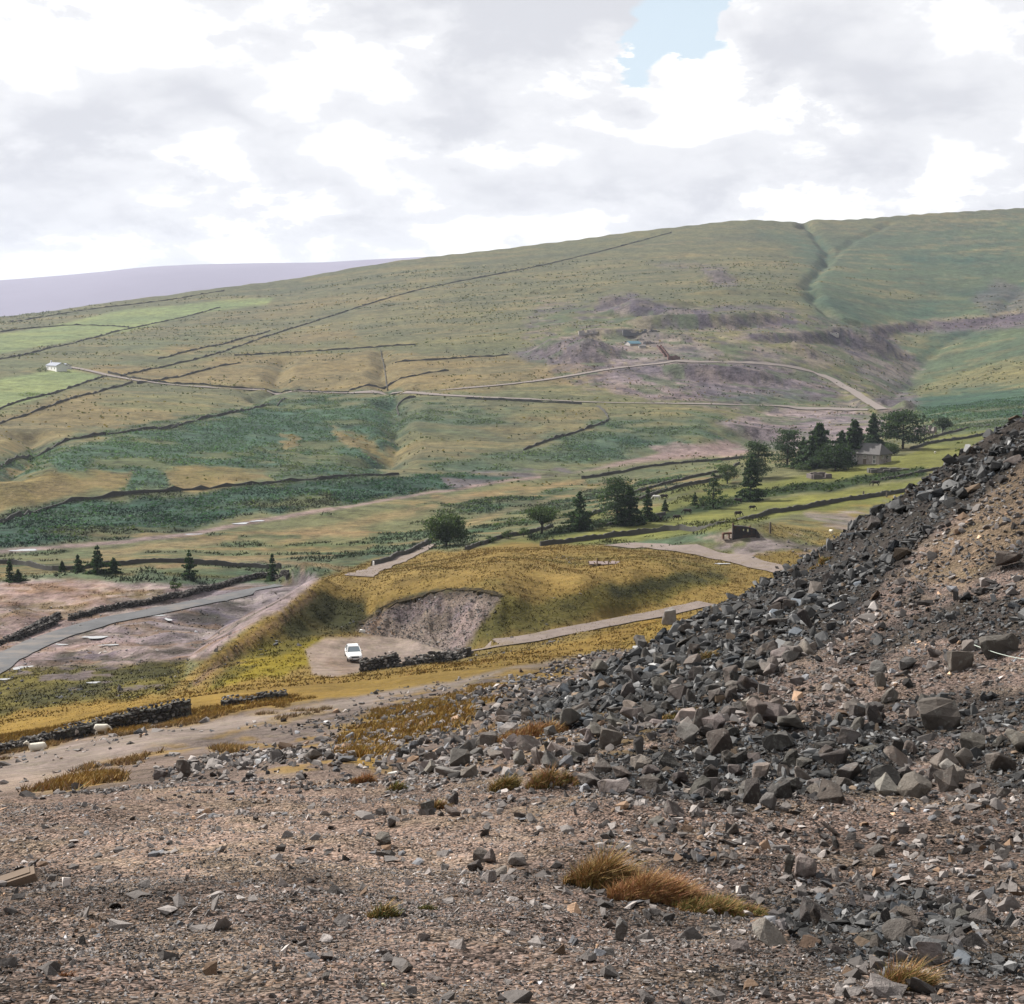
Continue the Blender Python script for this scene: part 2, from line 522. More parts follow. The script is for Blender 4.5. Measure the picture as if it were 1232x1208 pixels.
# made ground: the levelled parking place and the beds of the roads
def level(pts, w, shoulder, fixed=None):
    P = hits(ZB, pts, rmin=30)
    zc = lookup(ZB, P[:, 0], P[:, 1])
    t = np.linspace(0, len(P) - 1, 200)
    xs, ys, zs = (np.interp(t, np.arange(len(P)), q) for q in (P[:, 0], P[:, 1], zc))
    kern = np.ones(41) / 41
    zs = np.convolve(np.pad(zs, 20, mode='edge'), kern, 'valid')
    if fixed is not None:
        zs[:] = fixed
    m = near_mask(P, w + shoulder + 2)
    d, par = seg_dist(X[m], Y[m], P)
    zt = np.interp(par, t, zs)
    k = 1 - sstep(d, w, w + shoulder)
    ZB[m] = ZB[m] * (1 - k) + zt * k


ROAD_LINE = [(-60, 840), (0, 797), (30, 780), (70, 764), (120, 749), (180, 738), (250, 724), (300, 712), (336, 705)]
MINE_LINE = [(470, 474), (560, 468), (640, 460), (700, 450), (760, 441), (820, 436.5), (880, 436), (940, 440), (985, 449), (1020, 466), (1045, 484), (1062, 493)]
VALLEY_LINE = [(70, 440), (100, 445), (130, 452), (180, 461), (250, 467), (340, 472), (420, 474), (480, 475), (560, 478), (640, 481), (720, 485), (800, 486), (880, 487.5), (960, 489.5), (1045, 493)]
ACCESS_LINE = [(548, 787), (590, 779), (640, 769), (720, 753), (790, 738), (850, 726)]
level(ROAD_LINE, 3.2, 2.5)
level(MINE_LINE, 4.0, 6)
level(VALLEY_LINE, 4.0, 6)
level(ACCESS_LINE, 2.0, 1.5)
# foreground relief: gravel mound, gully of stones
gfade = sstep(RR, 4, 9)
ZF = ZF + gfade * (fbm(X, Y, 3.2, 3, 71) * 0.20 + fbm(X, Y, 0.9, 3, 72) * 0.07)
IS_F = ZF > ZB
kk = 0.25
Z = np.maximum(ZF, ZB) + kk * np.log1p(np.exp(-np.abs(ZF - ZB) / kk)) * (RR > 12)
PX, PY = project(X, Y, Z)


def ground(x, y):
    return lookup(Z, x, y)


def at(px, py, **kw):
    x, y = hit(Z, px, py, **kw)
    return float(x), float(y), float(ground(x, y))

# ------------------------------------------------------------------ ground cover
C = dict(fell=(.150, .150, .085), fellgreen=(.085, .122, .082), straw=(.215, .168, .092), bracken=(.062, .110, .080), brackend=(.036, .072, .052),
         pasture=(.155, .162, .062), pasturel=(.215, .255, .125), moor=(.218, .158, .064), moorg=(.128, .112, .040), moord=(.040, .042, .018),
         spoil=(.285, .235, .245), spoild=(.145, .122, .142), spoilbr=(.21, .14, .10), spoilp=(.29, .22, .215), track=(.29, .236, .206),
         road=(.25, .265, .29), rush=(.092, .128, .084), dark=(.035, .042, .025), rushd=(.05, .085, .045),
         gravel=(.212, .168, .150), gravell=(.275, .222, .198), scree=(.050, .045, .042), rubble=(.205, .163, .143), earth=(.070, .056, .047), tan=(.30, .215, .13))
COVER = np.zeros(X.shape + (3,))
ROUGH = np.zeros(X.shape)
MOTT = np.zeros(X.shape)
# edges wander with the lie of the land
wr = np.clip(RR * 0.02, 0.25, 9)
n1 = fbm(X / wr, Y / wr, 1.0, 4, 81)
n2 = fbm(X / wr, Y / wr, 1.0, 4, 82)
IN = (PX > -160) & (PX < 1400) & (Y > 3)
vis = np.nonzero(IN)


def poly_sd(px, py, P):
    """signed distance to a polygon, inside positive"""
    P = np.asarray(P, float)
    Q = np.roll(P, -1, 0)
    best = np.full(px.shape, 1e18)
    ins = np.zeros(px.shape, bool)
    for a, b in zip(P, Q):
        dx, dy = b - a
        t = np.clip(((px - a[0]) * dx + (py - a[1]) * dy) / (dx * dx + dy * dy + 1e-12), 0, 1)
        best = np.minimum(best, (px - a[0] - t * dx) ** 2 + (py - a[1] - t * dy) ** 2)
        c = ((a[1] > py) != (b[1] > py))
        with np.errstate(divide='ignore', invalid='ignore'):
            xi = dx * (py - a[1]) / dy + a[0]
        ins ^= c & (px < xi)
    d = np.sqrt(best)
    return np.where(ins, d, -d)


def lay(mask_idx, w, col, rough, mott):
    col = np.array(C[col] if isinstance(col, str) else col)
    w3 = w[:, None]
    COVER[mask_idx] = COVER[mask_idx] * (1 - w3) + col * w3
    if rough is not None:
        ROUGH[mask_idx] = ROUGH[mask_idx] * (1 - w) + rough * w
    if mott is not None:
        MOTT[mask_idx] = MOTT[mask_idx] * (1 - w) + mott * w


def area(pts, col, soft=4, k=1.0, wob=7, fore=False, rough=None, mott=None, thr=None):
    """a patch of one kind of cover, outlined on the survey"""
    P = np.asarray(pts, float)
    pad = soft + wob * 2 + 2
    sel = (PX > P[:, 0].min() - pad) & (PX < P[:, 0].max() + pad) & (PY > P[:, 1].min() - pad) & (PY < P[:, 1].max() + pad) & (IS_F == fore) & IN
    ix = np.nonzero(sel)
    if len(ix[0]) == 0:
        return
    sd = poly_sd(PX[ix] + n1[ix] * wob * 2, PY[ix] + n2[ix] * wob, P)
    w = sstep(sd, -soft, soft) * k
    if thr is not None:                       # broken cover: only where the ground noise is high
        sc, lo, hi, seed = thr[:4]
        an = thr[4] if len(thr) > 4 else 1.0
        w = w * sstep(fbm(X[ix] / an + Y[ix] * .25, Y[ix], sc, 4, seed), lo, hi)
    lay(ix, w, col, rough, mott)


def line(pts, col, wid=2, soft=1.5, k=1.0, wob=1.5, fore=False, rough=None, mott=None):
    P = np.asarray(pts, float)
    pad = wid + soft + wob * 2 + 2
    sel = (PX > P[:, 0].min() - pad) & (PX < P[:, 0].max() + pad) & (PY > P[:, 1].min() - pad) & (PY < P[:, 1].max() + pad) & (IS_F == fore) & IN
    ix = np.nonzero(sel)
    if len(ix[0]) == 0:
        return
    d, _ = seg_dist(PX[ix] + n1[ix] * wob, PY[ix] + n2[ix] * wob, P)
    lay(ix, sstep(-d, -wid - soft, -wid + soft) * k, col, rough, mott)


COVER[:] = C['fell']
ROUGH[:] = 0.5
MOTT[:] = 0.8
lay(np.nonzero(IS_F), np.ones(int(IS_F.sum())), 'gravel', 1.0, 0.7)
far_away = np.nonzero(~IN)
lay(far_away, np.ones(len(far_away[0])), 'fellgreen', .5, .5)
side = np.nonzero((~IN) & (RR < 60))
lay(side, np.ones(len(side[0])), 'gravel', 1.0, .7)

# --- the far fell
area([(-100, 380), (400, 320), (1300, 230), (1300, 360), (900, 380), (640, 400), (300, 400), (-100, 430)], (.130, .132, .080), 25)
area([(240, 380), (520, 330), (900, 280), (960, 330), (780, 370), (640, 395), (420, 415)], (.150, .145, .086), 20, .8)
area([(950, 290), (1300, 250), (1300, 540), (1090, 520), (1050, 420), (980, 360)], 'fellgreen', 14, .8)
area([(-60, 520), (100, 470), (330, 478), (310, 500), (60, 545), (-60, 600)], 'straw', 6, .8, thr=(60, -.3, .15, 91))
area([(100, 450), (140, 425), (420, 395), (460, 425), (660, 430), (720, 455), (640, 472), (420, 472), (200, 463)], 'straw', 4, .85, thr=(70, -.35, .05, 92))
area([(180, 400), (400, 350), (500, 345), (480, 370), (300, 405), (220, 415)], 'straw', 8, .5, thr=(50, -.2, .2, 93))
area([(470, 478), (730, 490), (720, 512), (600, 548), (470, 560)], 'straw', 5, .6, thr=(60, -.3, .1, 94))
area([(720, 500), (1000, 495), (900, 540), (700, 560)], 'fell', 6, .7)
# contour streaks of rush, heather and sheep tracks on the open fell
ix = np.nonzero((~IS_F) & (RR > 420) & (Y > 0))
st = fbm((X[ix] + Y[ix] * .3) / 130, (Y[ix] - X[ix] * .1) / 15, 1.0, 4, 250)
lay(ix, sstep(st, .02, .32) * .4, (.095, .105, .075), None, None)
st = fbm((X[ix] + Y[ix] * .3) / 90, (Y[ix] - X[ix] * .1) / 10, 1.0, 4, 251)
lay(ix, sstep(st, .10, .40) * .35, (.27, .215, .125), None, None)
for P in ([(-40, 408), (60, 393), (150, 372), (235, 366), (240, 376), (160, 397), (60, 415), (-40, 432)],
          [(-40, 462), (78, 443), (122, 453), (60, 476), (-40, 503)], [(150, 378), (260, 362), (330, 358), (320, 366), (230, 378)]):
    area(P, 'pasturel', 2, .9, wob=1)
area([(140, 405), (290, 395), (150, 440), (-40, 452), (-40, 440)], (.12, .14, .085), 6, .55, thr=(40, -.2, .2, 95))
# bracken
BR = [[(-60, 575), (0, 555), (100, 525), (240, 503), (330, 480), (470, 478), (478, 520), (450, 575), (330, 578), (280, 570), (160, 595), (120, 570), (-60, 640)],
      [(440, 490), (480, 482), (560, 490), (650, 498), (600, 545), (520, 566), (440, 574)],
      [(520, 558), (640, 535), (740, 515), (780, 525), (760, 545), (640, 570), (540, 580)],
      [(640, 520), (760, 512), (860, 520), (870, 545), (770, 558), (680, 562)]]
for i, P in enumerate(BR):
    area(P, 'bracken', 12, .95 if i == 0 else .7, wob=16, rough=.9, mott=1.0, thr=(30, -.75, -.3, 100 + i) if i == 0 else (35, -.5, .15, 100 + i))
area([(-60, 640), (0, 622), (60, 605), (190, 596), (400, 577), (560, 570), (650, 575), (560, 592), (420, 604), (300, 622), (200, 638), (120, 650), (-60, 668)],
     'brackend', 5, 1.0, rough=1.0, mott=1.0, wob=10)
area([(-60, 668), (120, 648), (300, 622), (420, 604), (400, 590), (200, 620), (60, 640), (-60, 655)], (.105, .110, .055), 5, .8, thr=(18, -.2, .2, 112, 3.0))
area([(60, 620), (300, 592), (420, 585), (300, 606), (120, 632)], (.085, .105, .060), 5, .6, thr=(14, 0, .35, 113, 3.0))
area([(120, 605), (420, 585), (560, 578), (420, 598), (200, 628), (80, 640)], 'bracken', 4, .8, thr=(25, -.1, .3, 111), rough=1, mott=1)
line([(-20, 630), (60, 606), (200, 593), (330, 583), (420, 574), (480, 572)], 'dark', 1.2, 1, .75)
line([(-20, 570), (30, 545), (80, 530), (170, 512), (280, 495)], 'brackend', 1.6, 1.5, .7)
line([(300, 500), (330, 488), (390, 480)], 'brackend', 2.5, 2, .8)
line([(200, 535), (260, 530), (300, 515)], 'brackend', 2, 2, .5)
area(BR[0], (.120, .130, .068), 10, .75, wob=14, thr=(22, .05, .35, 115))
for P, k in (([(-60, 600), (-60, 580), (60, 558), (70, 570), (160, 565), (150, 582), (50, 605), (-60, 625)], .95),
             ([(200, 565), (225, 558), (310, 562), (325, 577), (240, 590), (205, 585)], .9), ([(340, 522), (360, 525), (356, 540), (343, 540)], .9),
             ([(402, 513), (440, 525), (470, 548), (478, 560), (440, 548), (405, 525)], .9), ([(300, 555), (360, 545), (400, 560), (320, 572)], .5),
             ([(370, 530), (410, 545), (380, 555)], .4)):
    area(P, 'straw' if k > .5 else 'fell', 3, k, thr=(30, -.5, -.1, 120))
    area(P, 'moorg', 3, .4 * k, thr=(12, -.1, .3, 121))
for pts, w, k in [([(965, 270), (992, 296), (995, 312), (984, 328), (974, 345), (978, 356)], 1.6, .6), ([(915, 280), (950, 285), (985, 305)], 5, .45),
                  ([(975, 358), (1010, 372), (1040, 388), (1005, 392), (985, 380)], 9, .6), ([(1090, 310), (1130, 312), (1165, 315)], 4, .75),
                  ([(1165, 312), (1205, 311)], 4, .5), ([(1100, 378), (1150, 365), (1190, 352)], 9, .45), ([(1060, 400), (1090, 385)], 4, .5),
                  ([(1120, 410), (1150, 402), (1185, 405)], 4, .55), ([(1232, 340), (1200, 375), (1160, 400), (1105, 430), (1085, 470)], 3, .7),
                  ([(1060, 375), (1120, 370)], 8, .4)]:
    line(pts, (.055, .10, .075), w, w, k, wob=6)
area([(1095, 490), (1120, 475), (1180, 466), (1300, 470), (1300, 500), (1180, 504), (1110, 506)], 'bracken', 4, .9, rough=.9, mott=1, thr=(40, -.5, -.2, 131))
area([(1090, 470), (1180, 440), (1300, 420), (1300, 465), (1180, 462), (1110, 475)], (.21, .185, .095), 7, .7)
area([(690, 500), (860, 492), (900, 505), (880, 530), (800, 545), (740, 530)], 'bracken', 5, .6, thr=(28, -.05, .25, 132), rough=.9, mott=1)

# --- old workings on the fell
SP = [([(610, 425), (690, 404), (760, 412), (760, 440), (720, 452), (660, 440)], 'spoild', .75), ([(700, 412), (830, 404), (870, 425), (800, 440), (740, 440)], 'spoil', .5),
      ([(700, 452), (760, 440), (850, 434), (930, 438), (985, 452), (1015, 475), (960, 485), (860, 482), (780, 482), (740, 470)], 'spoild', .85),
      ([(720, 455), (800, 445), (850, 470), (780, 480)], 'spoil', .6), ([(860, 445), (960, 455), (1000, 470), (940, 478), (850, 470)], 'spoil', .4),
      ([(725, 358), (760, 355), (800, 365), (850, 372), (850, 380), (780, 376), (730, 372)], 'spoild', .8), ([(800, 385), (880, 382), (955, 380), (965, 398), (880, 396), (790, 394)], 'spoild', .95),
      ([(895, 403), (960, 400), (1010, 400), (1015, 414), (960, 410), (900, 412)], 'spoild', .85), ([(1010, 398), (1060, 396), (1085, 420), (1040, 426), (1005, 418)], 'spoild', .9),
      ([(1050, 393), (1110, 388), (1232, 378), (1232, 392), (1120, 400), (1060, 402)], 'spoild', .85), ([(840, 320), (870, 322), (890, 342), (860, 345)], 'spoild', .6),
      ([(790, 318), (835, 316), (832, 322), (792, 322)], 'spoild', .4), ([(1170, 360), (1200, 335), (1240, 350), (1240, 385), (1190, 380)], 'spoild', .4),
      ([(1020, 425), (1090, 420), (1110, 445), (1080, 470), (1040, 455)], 'spoil', .5), ([(1050, 478), (1085, 470), (1110, 478), (1090, 498), (1060, 500)], 'spoild', .6),
      ([(860, 510), (930, 494), (1030, 492), (1070, 510), (1010, 545), (930, 540), (895, 525)], 'spoil', .9), ([(750, 470), (800, 460), (830, 480)], 'spoil', .4),
      ([(895, 415), (990, 425), (1060, 430), (1000, 440), (900, 432)], 'spoil', .35)]
for i, (P, c, k) in enumerate(SP):
    area(P, c, 4, min(1, k * 1.25), wob=5, thr=(22, -.75, -.25, 140 + i), rough=1.0, mott=1.0)
area([(640, 440), (700, 436), (740, 448), (690, 462), (640, 456)], 'tan', 4, .4)
area([(895, 500), (960, 500), (1010, 520), (960, 535), (905, 520)], 'spoild', 3, .5, thr=(10, -.05, .15, 160))
area([(850, 478), (960, 472), (1030, 482), (1020, 488), (900, 488)], 'bracken', 3, .5)
for pts in [[(690, 405), (780, 400)], [(740, 395), (830, 388), (890, 384), (950, 381)], [(830, 410), (900, 402), (1000, 400)], [(690, 398), (740, 412), (790, 420)],
            [(740, 430), (760, 440)], [(700, 432), (720, 438), (740, 436)], [(1010, 398), (1190, 381)]]:
    line(pts, (.32, .28, .17), 1.0, 1.2, .8, wob=2)
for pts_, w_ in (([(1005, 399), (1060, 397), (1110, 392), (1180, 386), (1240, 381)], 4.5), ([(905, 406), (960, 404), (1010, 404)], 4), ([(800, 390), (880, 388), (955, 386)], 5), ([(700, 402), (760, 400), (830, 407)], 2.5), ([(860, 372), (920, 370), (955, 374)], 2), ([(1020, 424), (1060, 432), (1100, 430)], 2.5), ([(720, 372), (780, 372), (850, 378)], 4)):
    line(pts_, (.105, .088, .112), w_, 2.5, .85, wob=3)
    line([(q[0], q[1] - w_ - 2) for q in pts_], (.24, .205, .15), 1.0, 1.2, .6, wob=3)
area([(735, 424), (760, 420), (790, 426), (770, 434), (742, 436)], 'spoil', 2, .8)
# --- river bed of bare gravel
area([(640, 578), (700, 566), (760, 553), (840, 536), (890, 533), (905, 545), (860, 552), (780, 560), (700, 572)], 'spoilp', 2, .95, wob=2, rough=.9, mott=.8)
area([(780, 540), (820, 532), (880, 530), (880, 540), (800, 550)], 'spoilp', 2, .8)
area([(520, 572), (600, 565), (690, 560), (690, 568), (600, 582), (540, 588)], 'spoild', 3, .8, thr=(16, -.15, .2, 171))
# valley floor
area([(-100, 668), (110, 656), (230, 640), (330, 622), (400, 610), (500, 596), (640, 576), (760, 558), (860, 548), (940, 560), (900, 590), (780, 600), (640, 640), (500, 660), (420, 700), (330, 712), (200, 705), (-100, 720)],
     (.140, .145, .084), 3, 1.0, wob=2, rough=.7, mott=.9)
area([(-100, 690), (60, 678), (260, 680), (430, 672), (470, 640), (560, 600), (800, 565), (860, 560), (800, 590), (640, 620), (560, 650), (430, 690), (340, 696), (200, 696), (-100, 706)],
     'rush', 4, .9, thr=(16, -.45, .0, 172, 3.0), rough=.9, mott=1.0)
area([(-100, 668), (400, 615), (860, 548), (900, 590), (640, 640), (430, 700), (-100, 720)], (.24, .175, .095), 5, .7, thr=(9, .12, .4, 173, 5.0))
area([(-100, 668), (400, 615), (860, 548), (900, 590), (640, 640), (430, 700), (-100, 720)], 'rushd', 5, .8, thr=(7, .2, .45, 174, 4.0), mott=1.0)
area([(-100, 700), (60, 690), (200, 688), (330, 690), (340, 704), (200, 706), (-100, 716)], 'rush', 4, .9)
for pts, w, k in [([(-40, 664), (20, 662), (115, 655), (230, 642), (330, 624), (400, 612)], 2.2, .9), ([(400, 612), (500, 596), (600, 580), (650, 574)], 1.3, .9)]:
    line(pts, 'spoilp', w, 1.2, k)
for pts, w, k in [([(120, 666), (200, 655), (300, 646), (360, 640), (440, 640)], 4, .6), ([(190, 682), (250, 672), (330, 676), (420, 683)], 2.5, .8), ([(320, 660), (420, 630), (520, 612)], 5, .5),
                  ([(520, 600), (640, 588), (700, 578)], 3, .6), ([(560, 630), (700, 590), (760, 580)], 4, .45)]:
    line(pts, 'tan', w, w, k, wob=4)
for pts, w, k in [([(290, 648), (330, 645), (360, 646)], 2, .8), ([(270, 655), (320, 658), (400, 656), (460, 650)], 3, .7), ([(410, 668), (450, 660), (470, 652)], 3, .7), ([(500, 610), (560, 603), (640, 600)], 1.5, .7),
                  ([(560, 604), (700, 592), (800, 578)], 1.5, .6), ([(560, 640), (620, 630), (660, 622)], 3, .8), ([(180, 686), (300, 690)], 3, .5), ([(500, 618), (600, 612), (700, 600)], 2, .5)]:
    line(pts, 'rushd', w, w, k, wob=5, mott=1.0)
# --- green fields by the house
FLD = [([(640, 652), (760, 632), (900, 606), (1060, 583), (1120, 575), (1120, 600), (950, 620), (860, 640), (760, 655), (640, 658)], 1.0),
       ([(560, 662), (640, 645), (700, 635), (700, 645), (640, 655), (580, 668)], .8), ([(770, 615), (830, 595), (930, 580), (1000, 565), (1120, 540), (1120, 560), (1000, 580), (910, 592), (830, 610), (780, 622)], 1.0),
       ([(1060, 562), (1110, 540), (1160, 525), (1160, 560), (1080, 570)], .9), ([(1100, 530), (1232, 512), (1232, 530), (1120, 545)], .85), ([(740, 605), (820, 588), (880, 572), (880, 582), (800, 600)], .85),
       ([(690, 620), (730, 610), (730, 625), (695, 632)], .8)]
for P, k in FLD:
    area(P, 'pasture', 2, k, wob=2, rough=.4, mott=.5)
area([(640, 652), (900, 606), (1060, 583), (1060, 596), (860, 636), (700, 655)], (.24, .235, .085), 4, .5, thr=(14, -.1, .25, 180))
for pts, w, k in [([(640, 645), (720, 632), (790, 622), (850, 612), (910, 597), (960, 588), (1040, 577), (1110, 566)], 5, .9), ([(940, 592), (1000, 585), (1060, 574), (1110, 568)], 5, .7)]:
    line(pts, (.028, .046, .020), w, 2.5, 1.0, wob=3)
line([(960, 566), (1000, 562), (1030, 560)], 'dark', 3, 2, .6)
area([(640, 664), (740, 654), (870, 640), (885, 648), (760, 662), (680, 668)], 'rush', 2, .9, wob=2, rough=.8)
# --- the moor spur, the cut and the parking place
MOTT_MOOR = .5
MO = [(330, 712), (385, 695), (450, 672), (520, 664), (640, 652), (700, 656), (780, 660), (880, 668), (1000, 660), (1100, 640), (1100, 760), (900, 770), (790, 790), (600, 830), (480, 850), (380, 850), (-100, 920), (-100, 850), (200, 838), (250, 800), (310, 750)]
area(MO, 'moor', 3, 1.0, wob=3, rough=.6, mott=.4)
area([(-100, 798), (30, 800), (120, 796), (230, 785), (215, 830), (120, 850), (60, 852), (-100, 885)], 'moorg', 4, 1.0, rough=.9, mott=1)
area([(-100, 805), (150, 800), (220, 790), (200, 830), (100, 840), (-100, 870)], 'moord', 6, .85, thr=(9, -.12, .22, 190))
area([(-100, 800), (150, 800), (200, 825), (-100, 850)], 'spoild', 4, .8, thr=(5, .15, .35, 191))
area([(-100, 870), (60, 852), (210, 832), (330, 815), (420, 812), (420, 850), (200, 880), (-100, 925)], (.25, .17, .058), 4, .9)
area([(385, 700), (520, 676), (700, 660), (880, 672), (880, 690), (620, 712), (520, 708), (420, 718)], (.228, .166, .070), 5, .8)
area([(400, 695), (520, 672), (880, 665), (880, 700), (640, 715), (420, 725)], 'moorg', 8, .75, thr=(14, -.02, .35, 188, 2.5))
area([(400, 712), (520, 685), (640, 690), (600, 705), (480, 708)], 'moorg', 8, .6, thr=(12, -.1, .25, 192))
area([(600, 716), (640, 724), (720, 706), (800, 690), (860, 690), (880, 700), (800, 722), (720, 738), (640, 758), (540, 782), (560, 752)], 'moorg', 4, .95)
area([(610, 716), (640, 726), (720, 708), (800, 692), (870, 692), (850, 704), (780, 712), (720, 724), (640, 742), (585, 758)], 'moord', 4, .95, thr=(9, -.35, 0, 193))
area([(345, 730), (385, 710), (440, 722), (440, 742), (400, 762), (335, 770), (250, 815), (215, 832), (260, 795), (310, 755)], 'moord', 4, .9, thr=(7, -.55, -.1, 194))
area([(330, 770), (390, 766), (380, 785), (370, 800), (330, 815), (250, 830), (280, 805)], (.22, .18, .035), 4, .9, thr=(8, -.6, -.2, 195))
area([(440, 720), (392, 716), (350, 748), (300, 784), (250, 820), (262, 828), (330, 792), (378, 771), (432, 758)], 'moord', 4, .65, wob=2, thr=(5, -.6, -.15, 199))
line([(384, 702), (340, 733), (300, 761), (250, 797), (204, 836)], 'moor', 4.2, 2, .9, wob=1.5)
line([(376, 716), (340, 744), (300, 772), (262, 800), (236, 820)], 'spoilbr', 3.5, 2.5, .6, wob=3)
line([(366, 704), (330, 736), (290, 764), (240, 796)], 'moorg', 2.5, 2, .6, wob=2)
area([(366, 782), (390, 768), (440, 764), (500, 766), (540, 782), (556, 790), (520, 798), (440, 806), (400, 815), (375, 812)], 'track', 2, 1.0, wob=2, rough=.5, mott=.6)
area([(375, 812), (400, 790), (540, 790), (440, 808)], 'spoilbr', 4, .4, thr=(4, -.1, .3, 187))
area([(428, 757), (445, 742), (478, 727), (500, 718), (520, 712), (556, 709), (606, 716), (588, 740), (566, 765), (545, 790), (530, 782), (490, 769), (440, 763)], (.215, .175, .155), 2, 1.0, wob=2, rough=1.0, mott=1.0)
area([(470, 735), (520, 722), (570, 722), (540, 750), (490, 752)], 'spoild', 4, .7, thr=(3, -.2, .2, 196))
area([(445, 748), (470, 738), (470, 765), (440, 762)], 'spoilbr', 3, .6)
area([(395, 720), (436, 728), (445, 742), (428, 756), (395, 765), (350, 770), (360, 745)], 'moord', 4, .65, thr=(4, -.6, -.1, 189))
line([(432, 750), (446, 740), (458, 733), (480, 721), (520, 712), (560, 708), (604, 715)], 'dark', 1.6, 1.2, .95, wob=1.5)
line([(470, 731), (485, 725), (520, 717), (560, 713), (596, 719)], 'earth', 3.5, 2.5, .8, wob=2.5)  # dark soil band; half shade under the turf lip painted into the colour
area([(500, 728), (560, 722), (530, 765), (505, 762)], 'spoild', 6, .6, thr=(2, -.2, .2, 197))
area([(545, 735), (600, 722), (575, 755), (548, 790), (530, 782)], 'spoilp', 5, .6, thr=(2.5, -.4, 0, 198))
# grass between road and gravel slope
area([(800, 735), (700, 770), (600, 795), (480, 812), (360, 825), (280, 835), (420, 838), (600, 808), (760, 780), (850, 755)], (.255, .175, .058), 4, .9, rough=.9)
# --- bare ground by the road, below the bank
area([(-100, 812), (-100, 700), (60, 698), (200, 702), (330, 705), (362, 690), (385, 695), (345, 728), (300, 755), (250, 790), (225, 792), (130, 800), (40, 802)], 'spoil', 3, 1.0, wob=3, rough=.9, mott=.9)
area([(-100, 720), (80, 700), (250, 705), (210, 725), (60, 765), (-100, 800)], 'spoilp', 4, .7)
for P, c, k, t in (([(-40, 722), (120, 705), (200, 712), (60, 740)], 'spoilbr', .9, (14, -.1, .2, 200)), ([(100, 760), (250, 730), (320, 730), (280, 760), (180, 795), (60, 800)], 'spoild', .95, (10, -.12, .15, 201)),
                   ([(120, 790), (230, 775), (250, 780), (210, 795), (110, 805)], 'dark', .6, (7, -.1, .25, 202)), ([(100, 750), (330, 710), (330, 740), (200, 790), (60, 795)], 'moord', .7, (6, .12, .3, 203)),
                   ([(0, 715), (200, 705), (200, 730), (0, 770)], 'moorg', .5, (8, .1, .3, 204))):
    area(P, c, 5, k, thr=t)
FLAT = [(-60, 805), (-60, 700), (60, 698), (330, 706), (362, 694), (345, 726), (250, 790), (130, 800)]
area(FLAT, (.075, .062, .055), 5, .85, thr=(3.2, .08, .32, 205, 3.5))
area(FLAT, (.20, .135, .095), 5, .8, thr=(4.0, .1, .35, 206, 3.0))
area(FLAT, (.34, .285, .27), 5, .8, thr=(2.6, .16, .38, 207, 3.5))
line([(30, 795), (100, 775), (160, 770)], 'spoilp', 3, 3, .7, wob=4)
line([(200, 690), (330, 698), (350, 700)], 'moorg', 2, 2, .7)
# --- beyond the heap: machine hump and waste ground
area([(830, 662), (860, 648), (915, 640), (960, 642), (1000, 655), (940, 690), (890, 676)], 'spoil', 3, .8, wob=3, thr=(6, -.05, .2, 210))
area([(840, 650), (880, 640), (915, 645), (880, 656)], 'track', 2, .9)
area([(900, 640), (1000, 610), (1100, 590), (1100, 640), (1000, 660)], (.26, .19, .08), 4, .8, thr=(12, -.35, .1, 211))
area([(900, 652), (960, 640), (1010, 645), (950, 676), (905, 672)], 'moord', 3, .7, thr=(5, 0, .25, 212))
area([(960, 620), (1060, 603), (1080, 625), (1000, 650)], 'spoil', 4, .6, thr=(8, -.1, .2, 213))

# --- gravel slope between viewpoint and track
GS = [(-160, 905), (80, 888), (200, 868), (330, 850), (430, 835), (560, 822), (640, 800), (760, 780), (760, 990), (-160, 1000)]
area(GS, 'rubble', 4, 1.0, wob=3, rough=1.0, mott=.9)
area([(-160, 965), (-160, 912), (0, 908), (90, 893), (180, 878), (330, 858), (430, 838), (560, 812), (700, 786), (600, 812), (440, 848), (340, 866), (260, 882), (140, 910), (40, 946)], 'track', 4, .95, wob=3, rough=.6, mott=.5)
for P, k in (([(30, 955), (110, 922), (150, 935), (110, 955)], .85), ([(250, 898), (300, 888), (330, 898), (280, 908)], .8), ([(420, 870), (500, 845), (580, 838), (560, 870), (500, 890), (450, 925), (410, 905)], .95),
             ([(110, 925), (170, 900), (260, 885), (340, 868), (250, 893), (170, 915)], .7), ([(300, 862), (380, 848), (420, 852), (340, 870)], .5), ([(60, 888), (140, 872), (240, 856), (330, 842), (430, 826), (420, 836), (330, 852), (200, 874), (100, 890)], 1.0), ([(-60, 925), (60, 900), (100, 888), (60, 888), (-60, 912)], .8), ([(430, 930), (480, 920), (480, 940)], .5)):
    area(P, (.33, .215, .075), 4, k, thr=(2.5, -.45, -.05, 220), mott=.5)
area([(60, 905), (150, 890), (230, 880), (120, 915), (40, 930)], 'gravell', 5, .5)
area([(60, 892), (230, 860), (330, 845), (430, 836), (520, 824), (600, 806), (740, 778), (790, 745), (700, 770), (560, 795), (420, 812), (300, 832), (150, 864)], (.26, .172, .060), 3, 1.0, wob=2, mott=.4)
area([(430, 850), (560, 822), (650, 800), (700, 800), (600, 850), (480, 900), (420, 890)], (.30, .195, .068), 5, .9, thr=(4, -.25, .12, 221), mott=.5)
area([(260, 900), (420, 860), (480, 880), (440, 930), (300, 930)], (.26, .17, .06), 4, .7, thr=(2.5, .12, .35, 222))
